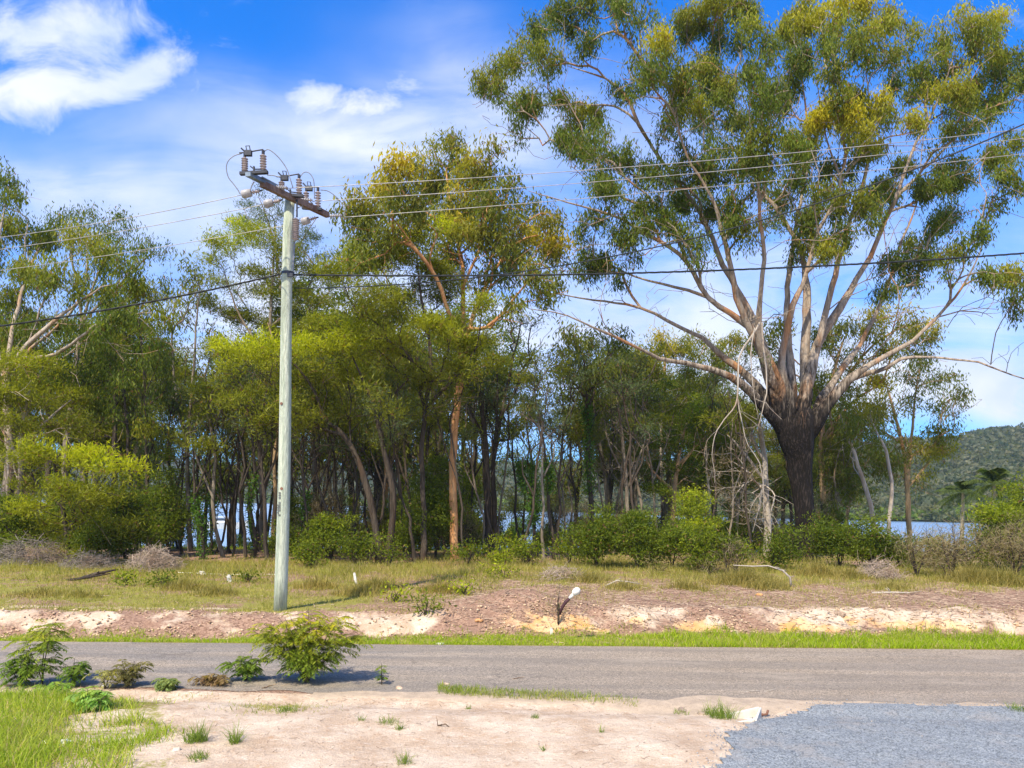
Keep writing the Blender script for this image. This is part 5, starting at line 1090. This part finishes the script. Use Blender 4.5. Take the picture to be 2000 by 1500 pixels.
# three switches: each a channel base, two ribbed posts, contact bar
def switch(pxl, pxr, ybl, ybr, ytl, ytr, D, flip=False):
    sw_bm = MB(); L = q3(pxl, ybl, D); Rr = q3(pxr, ybr, D); ex = unit(Rr - L); mid = (L + Rr) / 2; ln = np.linalg.norm(Rr - L)
    sw_bm.box(mid + [0, 0, -.03], (ln + .20, .10, .06), (ex, np.cross([0, 0, 1], ex), [0, 0, 1])); sw_bm.tube([L + ex * .12 + [0, 0, .12], mid + [0, 0, .05], Rr + ex * .05 + [0, 0, .04]], .014, 6); sw_bm.box(mid + [0, 0, .06], (.03, .05, .10))
    base = sw_bm.build('switch_base', M_DARKST, pole, foot)
    Lt = q3(pxl, ytl, D); Rt = q3(pxr, ytr, D); insul(L, Lt, .070, 6, base, core=.36); insul(Rr, Rt, .070, 6, base, core=.36)
    b2 = MB(); up = np.array([0, 0, 1.]); b2.tube([Lt, Lt + up * .10], .03, 8); b2.tube([Rt, Rt + up * .08], .035, 8)
    b2.tube([Lt + up * .10 - ex * .12, Lt + up * .10, Rt + up * .10], .016, 8); b2.box(Lt + up * .08 + ex * .08, (.14, .09, .11)); b2.tube([Lt + up * .12 + ex * .05, Lt + up * .24 + ex * .02, Lt + up * .24 + ex * .10, Lt + up * .12 + ex * .12], .012, 6); b2.tube([Lt + up * .12, Lt + up * .20 - ex * .08], .018, 6)
    b2.build('contact_bar', M_DARKST, base, foot)
    return Lt + up * .1 - ex * .1, Rt + up * .1
a1, b1 = switch(478, 514, 336, 334, 307, 301, 19.0); a2, b2_ = switch(550, 584, 378, 380, 354, 348, 20.5); a3, b3 = switch(598, 621, 404, 406, 374, 373, 21.5)
# dead-end insulators on both sides, with conductors
def deadend(p, q_, body, label=None):
    p = np.array(p); q_ = np.array(q_); d = unit(q_ - p); L = np.linalg.norm(q_ - p); mb = MB(); mb.tube([p, q_], .018, 6)
    o = mb.build('link_rod', M_DARKST, pole, foot)
    if body: mb = MB(); mb.lathe(p + d * L * .5, q_, [(0, .05), (.05, .085), (.8, .095), (.95, .07), (1, .03)], 14); mb.build('strain_insulator', M_POLY, pole, foot, True); insul(p + d * L * .12, p + d * L * .48, .05, 3, pole, 'strain_disc', M_PORC)
    else: insul(p + d * L * .15, q_, .05, 5, pole, 'strain_insulator', M_POLY)
WL = [(q3(471, 380, 19.5), q3(512, 372, 19.5)), (q3(515, 400, 20.6), q3(552, 390, 20.6)), (q3(588, 434, 21.8), q3(622, 424, 21.8))]
for a, b in WL: deadend(b, a, True)
WR = [(q3(562, 367, 20.0), q3(534, 366, 20.0)), (q3(610, 391, 21.2), q3(580, 388, 21.2)), (q3(668, 421, 22), q3(640, 422, 22))]
for a, b in WR: deadend(b, a, False)
def jumper(pts, D, r=.011):
    p = np.array([q3(a, b, D) for a, b in pts]); out = []
    for i in range(len(p) - 1):
        p0, p1, p2, p3 = p[max(i - 1, 0)], p[i], p[i + 1], p[min(i + 2, len(p) - 1)]
        for j in range(6):
            u_ = j / 6; out.append(.5 * ((2 * p1) + (-p0 + p2) * u_ + (2 * p0 - 5 * p1 + 4 * p2 - p3) * u_ ** 2 + (-p0 + 3 * p1 - 3 * p2 + p3) * u_ ** 3))
    out.append(p[-1]); mb = MB(); mb.tube(out, r, 6); mb.build('jumper_wire', M_JUMP, pole, foot, True)
jumper([(472,300),(458,304),(446,314),(442,328),(446,346),(455,358),(464,370),(469,379)], 19.2)
jumper([(515,297),(523,292),(534,298),(548,312),(560,330),(567,350),(572,366)], 19.6)
jumper([(586,346),(592,338),(599,336),(607,341),(613,355),(614,388)], 20.8)
jumper([(626,371),(640,373),(655,383),(666,395),(672,410),(674,420)], 21.7)
jumper([(522,342),(535,343),(548,347)], 19.6); jumper([(489,374),(491,364),(497,355)], 19.4); jumper([(578,412),(582,406),(592,402)], 20.6)
mb = MB(); mb.tube([q3(580, 390, 20.55), q3(580, 424, 20.55)], .02, 6); mb.build('drop_rod', M_DARKST, pole, foot)
insul(q3(576, 470, 20.5), q3(578, 426, 20.5), .085, 11, pole, 'cable_insulator')
mb = MB(); mb.tube([q3(575, 472, 20.6), q3(572, 530, 20.6)], .022, 6); mb.build('drop_cable', M_JUMP, pole, foot)
ax_ = unit(topp - foot)
def on_pole(py, side=0, out=.0):
    f = (1192 - py) / 800; c = foot * (1 - f) + topp * f; return c
mb = MB()
for i, py in enumerate([447, 465, 505, 520, 547, 585, 600, 640]):
    c = on_pole(py); s_ = -1 if i % 2 == 0 else -1; mb.tube([c + [s_ * .10, -.02, 0], c + [s_ * .22, -.05, .01]], .013, 6)
mb.build('step_bolts', M_STEEL, pole, foot)
c = on_pole(534); mb = MB()
for th in np.linspace(0, 2 * math.pi, 25)[:-1]:
    mb.box(c + [math.cos(th) * .140, math.sin(th) * .140, 0], (.012, .05, .06), ([math.cos(th), math.sin(th), 0], [-math.sin(th), math.cos(th), 0], [0, 0, 1]))
mb.build('pole_band', M_DARKST, pole, foot); mb = MB(); mb.box(c + [.10, -.14, -.08], (.14, .06, .08)); mb.build('cable_clamp', M_DARKST, pole, foot)
# weathered number strip: small dark digits too worn to read, kept as worn marks
f = (1192 - 985) / 800; rr_ = .155 - .040 * f; c = on_pole(985); mb = MB()
for i in range(10):
    for j in range(2):
        if (i * 7 + j * 3) % 5 == 0 or (j == 0 and i > 4): continue
        th = -math.pi / 2 - .50 + j * .30; rad = np.array([math.cos(th), math.sin(th), 0]); tn = np.array([-math.sin(th), math.cos(th), 0])
        mb.box(c + rad * (rr_ + .004) + [0, 0, (i - 4.5) * .058], (.004, .05, .040), (rad, tn, [0, 0, 1]))
mb.build('number_strip', M_TAG, pole, foot)
for py, th in [(790, -1.9), (955, -1.5)]:
    c = on_pole(py); rad = np.array([math.cos(th), math.sin(th), 0]); mb = MB(); mb.tube([c + rad * .11, c + rad * .15], .035, 8); mb.build('bolt', M_RUST, pole, foot)

# ---- wires: each span its own thing
def wire(p, q_, sag, r, mat, label, name='power_line', mids=None, cat='cable'):
    p = np.array(p); q_ = np.array(q_); u_ = np.linspace(0, 1, 60)[:, None]; pts = p * (1 - u_) + q_ * u_; pts[:, 2] -= (4 * sag * u_ * (1 - u_))[:, 0]
    mb = MB(); mb.tube(pts, r, 5); o = mb.build(name, mat, None, p, True); o.location = p; tag(o, label, cat, 'overhead power lines'); return o
def wire_px(pts, D0, D1, r, mat, label, twist=False):
    D0 *= KD; D1 *= KD
    """a span through photo points; distance runs D0..D1 evenly in x, smooth curve"""
    pts = np.array(pts, float); co = np.polyfit(pts[:, 0], pts[:, 1], 2); xx = np.linspace(pts[0, 0], pts[-1, 0], 80); yy = np.polyval(co, xx)
    inv = np.linspace(1 / D0, 1 / D1, 80); p3 = np.array([P(a, b, 1 / i) for a, b, i in zip(xx, yy, inv)]); mb = MB()
    if twist:
        s_ = np.concatenate([[0], np.cumsum(np.linalg.norm(np.diff(p3, axis=0), axis=1))]); L = s_[-1]; n = int(L / .08); ss = np.linspace(0, L, n)
        q_ = np.stack([np.interp(ss, s_, p3[:, k]) for k in range(3)], -1)
        for k in range(3):
            ph = ss / .9 * 2 * math.pi + k * 2.09; mb.tube(q_ + np.stack([ph * 0, np.cos(ph) * r * .9, np.sin(ph) * r * .9], -1), r, 5)
    else: mb.tube(p3, r, 5)
    o = mb.build('power_line', mat, None, p3[0], True); o.location = p3[0]; tag(o, label, 'cable', 'overhead power lines')
wire_px([(471,380),(250,428),(0,462),(-500,500)], 19.5, 20.5, .008, M_WIRE, 'topmost bare wire running left from the power pole')
wire_px([(515,400),(250,448),(0,488),(-500,535)], 20.6, 21.6, .008, M_WIRE, 'middle bare wire running left from the power pole')
wire_px([(588,434),(474,457),(330,478),(0,529),(-500,580)], 21.8, 22.8, .008, M_WIRE, 'lowest bare wire running left from the power pole')
wire_px([(562,367),(1000,345),(1450,305),(1920,262),(2600,175)], 20.0, 20.6, .009, M_WIRE, 'topmost bare wire crossing the big gum to the right')
wire_px([(610,391),(1000,372),(1500,325),(1870,285),(2000,268),(2600,190)], 21.2, 21.8, .009, M_WIRE, 'middle bare wire crossing the big gum to the right')
wire_px([(668,421),(1000,405),(1200,385),(1500,350),(1870,316),(2000,298),(2600,225)], 22, 22.6, .009, M_WIRE, 'lowest bare wire crossing the big gum to the right')
wire_px([(546,535),(350,580),(0,636),(-500,680)], 20.6, 21.5, .013, M_BLACK, 'thick black twisted cable running left from the power pole', True)
wire_px([(572,534),(1100,541),(1300,534),(1700,511),(2000,492),(2600,440)], 20.6, 21.2, .013, M_BLACK, 'thick black twisted cable running right from the power pole', True)
wire_px([(578,536),(800,572),(1060,560),(1300,482),(1500,412),(1700,345),(1850,295),(2000,240),(2300,110)], 20.6, 12, .012, M_BLACK, 'black service cable sagging then rising across the big gum')

# ================================================================== SMALL THINGS
g0 = on_ground(1095, 1192); mk = empty('bent_marker', g0, 'leaning dark stake with a round white cap on the litter heap', 'marker')
D = g0[1]; mb = MB(); mb.tube([P(1093, 1200, D), P(1098, 1186, D), P(1105, 1176, D), P(1113, 1168, D)], [.025, .035, .038, .034], 10); mb.build('stake', simple('dark_red_brown', (.06, .025, .03), .6), mk, g0, True)
mb = MB(); mb.tube([P(1112, 1169, D), P(1120, 1160, D)], .036, 10); a = P(1119, 1161, D); b = P(1132, 1149, D); mb.lathe(a, b, [(0, .03), (.12, .062), (.4, .078), (.7, .074), (.92, .045), (1, .015)], 16); mb.build('cap', M_WHITE, mk, g0, True)
def peg(px, py, pt, wd, label, lean=2, mat=M_WHITE, cat='peg', name='survey_peg'):
    g0 = on_ground(px, py); D = g0[1]; t_ = P(px + lean, pt, D); mb = MB(); d = unit(t_ - g0); s_ = unit(np.cross(d, [0, 1, 0])); mb.box((g0 + t_) / 2, (np.linalg.norm(t_ - g0), wd, wd * .5), (d, s_, np.cross(d, s_)))
    mb.tube([t_, t_ + d * .03], wd * .25, 4)
    o = mb.build(name, mat, None, g0); o.location = g0; tag(o, label, cat)
peg(696, 1143, 1120, .07, 'white survey peg leaning left in the grass', -4)
peg(449, 1137, 1124, .12, 'short white topped post stub left of the power pole', -2)
peg(395, 1122, 1118, .22, 'low white block at the end of the fallen fence wire')
peg(1077, 1242, 1228, .06, 'short pale grey peg in the verge grass below the marker', 0)
0 and peg(1281, 1088, 1073, .14, 'small white marker showing through the dark bushes', 0)
# culvert end: white moulded headwall, open box with a flared mouth
g0 = on_ground(1448, 1412); D = g0[1]; cu = empty('culvert_end', g0, 'white moulded culvert end set in the sand beside the gravel', 'culvert end')
M_CULV = simple('dirty_white_plastic', (.60, .58, .52), .6, var=.12, scale=8)
def wallq(pts, th, name, parent=cu):
    p = [np.array(x_) for x_ in pts]; n_ = unit(np.cross(p[1] - p[0], p[3] - p[0])) * th; mb = MB(); mb.add(p + [x_ + n_ for x_ in p], [(0, 3, 2, 1), (4, 5, 6, 7), (0, 1, 5, 4), (1, 2, 6, 5), (2, 3, 7, 6), (3, 0, 4, 7)])
    o = mb.build(name, M_CULV, parent, g0)
    bv = o.modifiers.new('bevel', 'BEVEL'); bv.width = .008; bv.segments = 2
bl, br = P(1415, 1396, D + .45), P(1483, 1381, D + .45); fl_, fr = P(1432, 1412, D), P(1474, 1404, D)
dz = np.array([0, 0, -.14])
wallq([bl, br, br + dz * 1.2, bl + dz * 1.2], .03, 'back_wall'); wallq([br, fr, fr + dz * .9, br + dz * 1.2], .03, 'side_wall'); wallq([fl_, fr, fr + dz * .7, fl_ + dz * .7], .03, 'front_lip'); wallq([bl + dz * .6, br + dz * .9, fr + dz * .5, fl_ + dz * .5], .02, 'floor_panel')
# a bent dark pipe and clods by it
g1 = on_ground(1490, 1400); mb = MB(); mb.tube([g1 + [-.05, 0, .05], g1 + [0, 0, .03], g1 + [.06, .02, .03], g1 + [.08, .02, .09]], .018, 8); o = mb.build('bent_pipe', M_RUST, None, g1, True); o.location = g1; tag(o, 'short bent rusty pipe beside the white culvert end', 'pipe')
# rocks
def rock(px, py, r, c, label, name='rock', sq=.6):
    g0 = on_ground(px, py); import bmesh
    bm = bmesh.new(); bmesh.ops.create_icosphere(bm, subdivisions=3, radius=r)
    s_ = random.uniform(0, 99)
    for v in bm.verts:
        k = 1 + .45 * (float(fbm(np.array([v.co.x / r * 1.3 + s_]), np.array([v.co.y / r * 1.3 + v.co.z / r * 1.7]), 3)[0]) - .5) * 2; v.co *= k; v.co.z *= sq
    me = bpy.data.meshes.new(name); bm.to_mesh(me); bm.free(); me.materials.append(simple(name, c, .9, var=.3, scale=14)); o = link(name, me, None, g0); tag(o, label, 'rock')
rock(125, 1452, .085, (.72, .72, .70), 'white broken stone in the rough lawn, larger of two'); rock(88, 1450, .05, (.72, .72, .70), 'white broken stone in the rough lawn, smaller of two')
rock(72, 1352, .06, (.62, .68, .66), 'pale blue grey stone at the top of the rough lawn'); rock(205, 1340, .04, (.75, .75, .73), 'small white stone behind the lawn weeds')
rock(345, 1465, .045, (.62, .52, .42), 'tan stone at the edge of the rough lawn'); rock(780, 1345, .06, (.55, .40, .28), 'tan clod on the road edge of the sand'); rock(872, 1337, .05, (.5, .38, .28), 'brown clod at the road edge by the verge grass')
rock(445, 1338, .05, (.60, .44, .30), 'orange clod left of the large wattle bush'); rock(1332, 1388, .07, (.28, .22, .18), 'dark clod near the culvert grass'); rock(1368, 1394, .06, (.30, .24, .19), 'dark clod nearest the culvert grass')
rock(860, 1216, .10, (.68, .66, .66), 'white flat stone on the bank left of the litter heap', sq=.35); rock(935, 1232, .09, (.55, .30, .14), 'orange clod below the litter heap', sq=.5); rock(1565, 1392, .03, (.1, .12, .16), 'small dark stone at the gravel edge')
rock(1640, 1230, .12, (.30, .22, .16), 'brown clod fallen from the clay bank'); rock(1482, 1162, .10, (.60, .30, .12), 'orange clod on the litter behind the clay bank', sq=.4)
# fallen fence wire
a = on_ground(395, 1121) + [0, 0, .12]; b = on_ground(447, 1126) + [0, 0, .25]
mb = MB(); mb.tube([P(345, 1118, a[1]), P(395, 1120, a[1]), P(440, 1122, a[1]), P(540, 1122, a[1])], .012, 5); o = mb.build('fence_wire', M_WIRE, None, a); o.location = a; tag(o, 'slack fence wire between the two white post stubs', 'fence wire')
# distant poles
def farpole(px, pb, pt, D, r, label, mat=M_POLE):
    b = P(px, pb, D); b[2] = h1(b[0], b[1]); t_ = P(px, pt, D); rt = empty('far_pole', b, label, 'pole'); mb = MB(); mb.tube([b - [0, 0, .3], t_], [r, r * .8], 12); mb.build('post', mat, rt, b, True); mb = MB(); mb.tube([t_ + [-.25, 0, -.2], t_ + [.25, 0, -.2]], .03, 6); mb.build('bracket', M_DARKST, rt, b); return rt
farpole(122, 1060, 870, 48, .10, 'distant pale pole showing through the wattle at the left', simple('pale_green', (.45, .55, .5)))
farpole(2001, 1120, 945, 31, .07, 'pale green post cut by the right frame edge', simple('mint_post', (.38, .58, .46)))
# boat on the lake
wp = G(440, 1032, -1.4); boat = empty('boat', wp, 'white boat moored on the lake, seen between thin trunks', 'boat')
mb = MB(); sec = [(-3.0, .75, .1), (-1.5, 1.0, .0), (0, 1.05, 0), (1.5, .85, .05), (2.6, .4, .25), (3.1, .03, .45)]; V = []
for x_, hw, k in sec: V += [(x_, -hw, .75 + k), (x_, -hw * .7, -.2), (x_, hw * .7, -.2), (x_, hw, .75 + k)]
Fs = [(i * 4 + j, i * 4 + (j + 1) % 4, (i + 1) * 4 + (j + 1) % 4, (i + 1) * 4 + j) for i in range(5) for j in range(4)] + [(0, 3, 2, 1), (20, 21, 22, 23)]
mb.add(V, Fs); mb.build('hull', M_WHITE, boat); mb = MB(); mb.box((-.4, 0, 1.15), (1.8, 1.3, .7)); mb.box((-.4, 0, 1.55), (2.1, 1.5, .08)); mb.build('cabin', simple('boat_cabin', (.7, .74, .78)), boat); mb = MB(); mb.box((-.4, 0, 1.22), (1.4, 1.34, .3)); mb.build('window', simple('boat_glass', (.05, .07, .1), .1), boat)

# palms
M_PALM = bark('palm_trunk', (.30, .26, .20), (.40, .35, .28), (.25, .2, .15))
def palm(px, pb, pc, wpx, D, label):
    b = P(px, pb, D); b[2] = h1(b[0], b[1]); c = P(px + 3, pc, D); rt = empty('palm_tree', b, label, 'palm tree'); mb = MB(); u_ = np.linspace(0, 1, 8)[:, None]; mb.tube(b * (1 - u_) + c * u_ - np.array([0, 0, .2]) * (u_ == 0), np.linspace(.17, .11, 8), 10); mb.build('trunk', M_PALM, rt, b, True)
    V, Cc = [], []; L0 = wpx / F * D / 2
    for f in range(26):
        az = f * 2.4 + rng.uniform(-.2, .2); el = [1.25, .85, .5, .2, -.1][f % 5] + rng.uniform(-.1, .1); L = L0 * rng.uniform(.85, 1.15); out = np.array([math.cos(az) * math.cos(el), math.sin(az) * math.cos(el), math.sin(el)])
        us = np.linspace(.08, 1, 26); R0 = c + out * (us * L)[:, None] - np.array([0, 0, 1]) * (us ** 2 * L * .5)[:, None]; T = unit(np.gradient(R0, axis=0)); S_ = unit(np.cross(T, [0, 0, 1.]))
        for sg in (-1, 1):
            ll = L * .24 * np.sin(np.clip(us * 2.8, .3, 3))[:, None]; d = unit(S_ * sg + T * .5 + np.array([0, 0, -.6])); wv = T * .035
            V.append(np.stack([R0 - wv, R0 + wv, R0 + d * ll + wv * .3, R0 + d * ll - wv * .3], 1).reshape(-1, 3)); k = rng.uniform(0, 1, (26, 1)); Cc.append(np.repeat(np.array([.035, .055, .015]) * (1 - k) + np.array([.12, .16, .035]) * k, 4, 0))
    V = np.concatenate(V); link('crown', mesh_np('palm_crown', V - b, quads(len(V)), LEAF, np.concatenate(Cc)), rt)
palm(1878, 1075, 962, 110, 58, 'shorter of the two palms standing before the lake'); palm(1938, 1070, 945, 130, 52, 'taller palm by the lake at the right')

# ================================================================== HILLSIDE FOREST (uncountable)
n = 9000; pxr = rng.uniform(-500, 2500, n); tr = rng.uniform(0, 1, n) ** 1.5 * .98; w_ = np.where(pxr > 1500, 1, .6); k = rng.random(n) < w_; pxr, tr = pxr[k], tr[k]
hx, hy, hz = hill_pt(pxr, tr); n = len(hx); m_ = 46; rc = (2.6 + 1.6 * rng.random(n)) * (hy / 260) ** .5
near = tr < .05; rc = np.where(near, rc * .8, rc)
d = unit(rng.normal(0, 1, (n, m_, 3))); d[..., 2] = np.abs(d[..., 2]) * 1.0 - .1; C0 = np.stack([hx, hy, hz + rc * .35], -1)[:, None] + d * (rc[:, None, None] * rng.uniform(.6, 1.0, (n, m_, 1))) * np.array([1, 1, .8])
s1 = unit(rng.normal(0, 1, (n, m_, 3)) + d * .4); s2 = unit(np.cross(s1, rng.normal(0, 1, (n, m_, 3)))); sz = (.22 * rc)[:, None, None]
V = np.stack([C0 - s1 * sz, C0 + s2 * sz * .7, C0 + s1 * sz, C0 - s2 * sz * .7], 2).reshape(-1, 3)
hue = rng.random((n, 1)); cA = np.array([.07, .10, .05]) * (1 - hue) + np.array([.19, .19, .11]) * hue; cA = np.where((near & (rng.random(n) < .5))[:, None], np.array([[.16, .22, .04]]), cA)
cl_ = np.repeat(cA[:, None] * rng.uniform(.85, 1.15, (n, m_, 1)), 1, 1).reshape(-1, 3)
o = link('hillside_forest', mesh_np('forest', V, quads(len(V)), LEAF, np.repeat(cl_, 4, 0))); tag(o, 'gum forest covering the far hills beyond the lake', 'forest', kind='stuff')

# ================================================================== HAZE
HAZE = True
if HAZE:
    mb = MB(); mb.box((0, 1480, 70), (7000, 3040, 160)); mt = bpy.data.materials.new('haze_air'); mt.use_nodes = True; q = NT(mt.node_tree); mt.node_tree.nodes.remove(mt.node_tree.nodes['Principled BSDF'])
    pv = q.node('ShaderNodeVolumePrincipled'); pv.inputs['Color'].default_value = (.62, .80, 1, 1); pv.inputs['Density'].default_value = .00024; q.l.new(pv.outputs[0], mt.node_tree.nodes['Material Output'].inputs['Volume'])
    o = mb.build('haze', mt); o['kind'] = 'stuff'
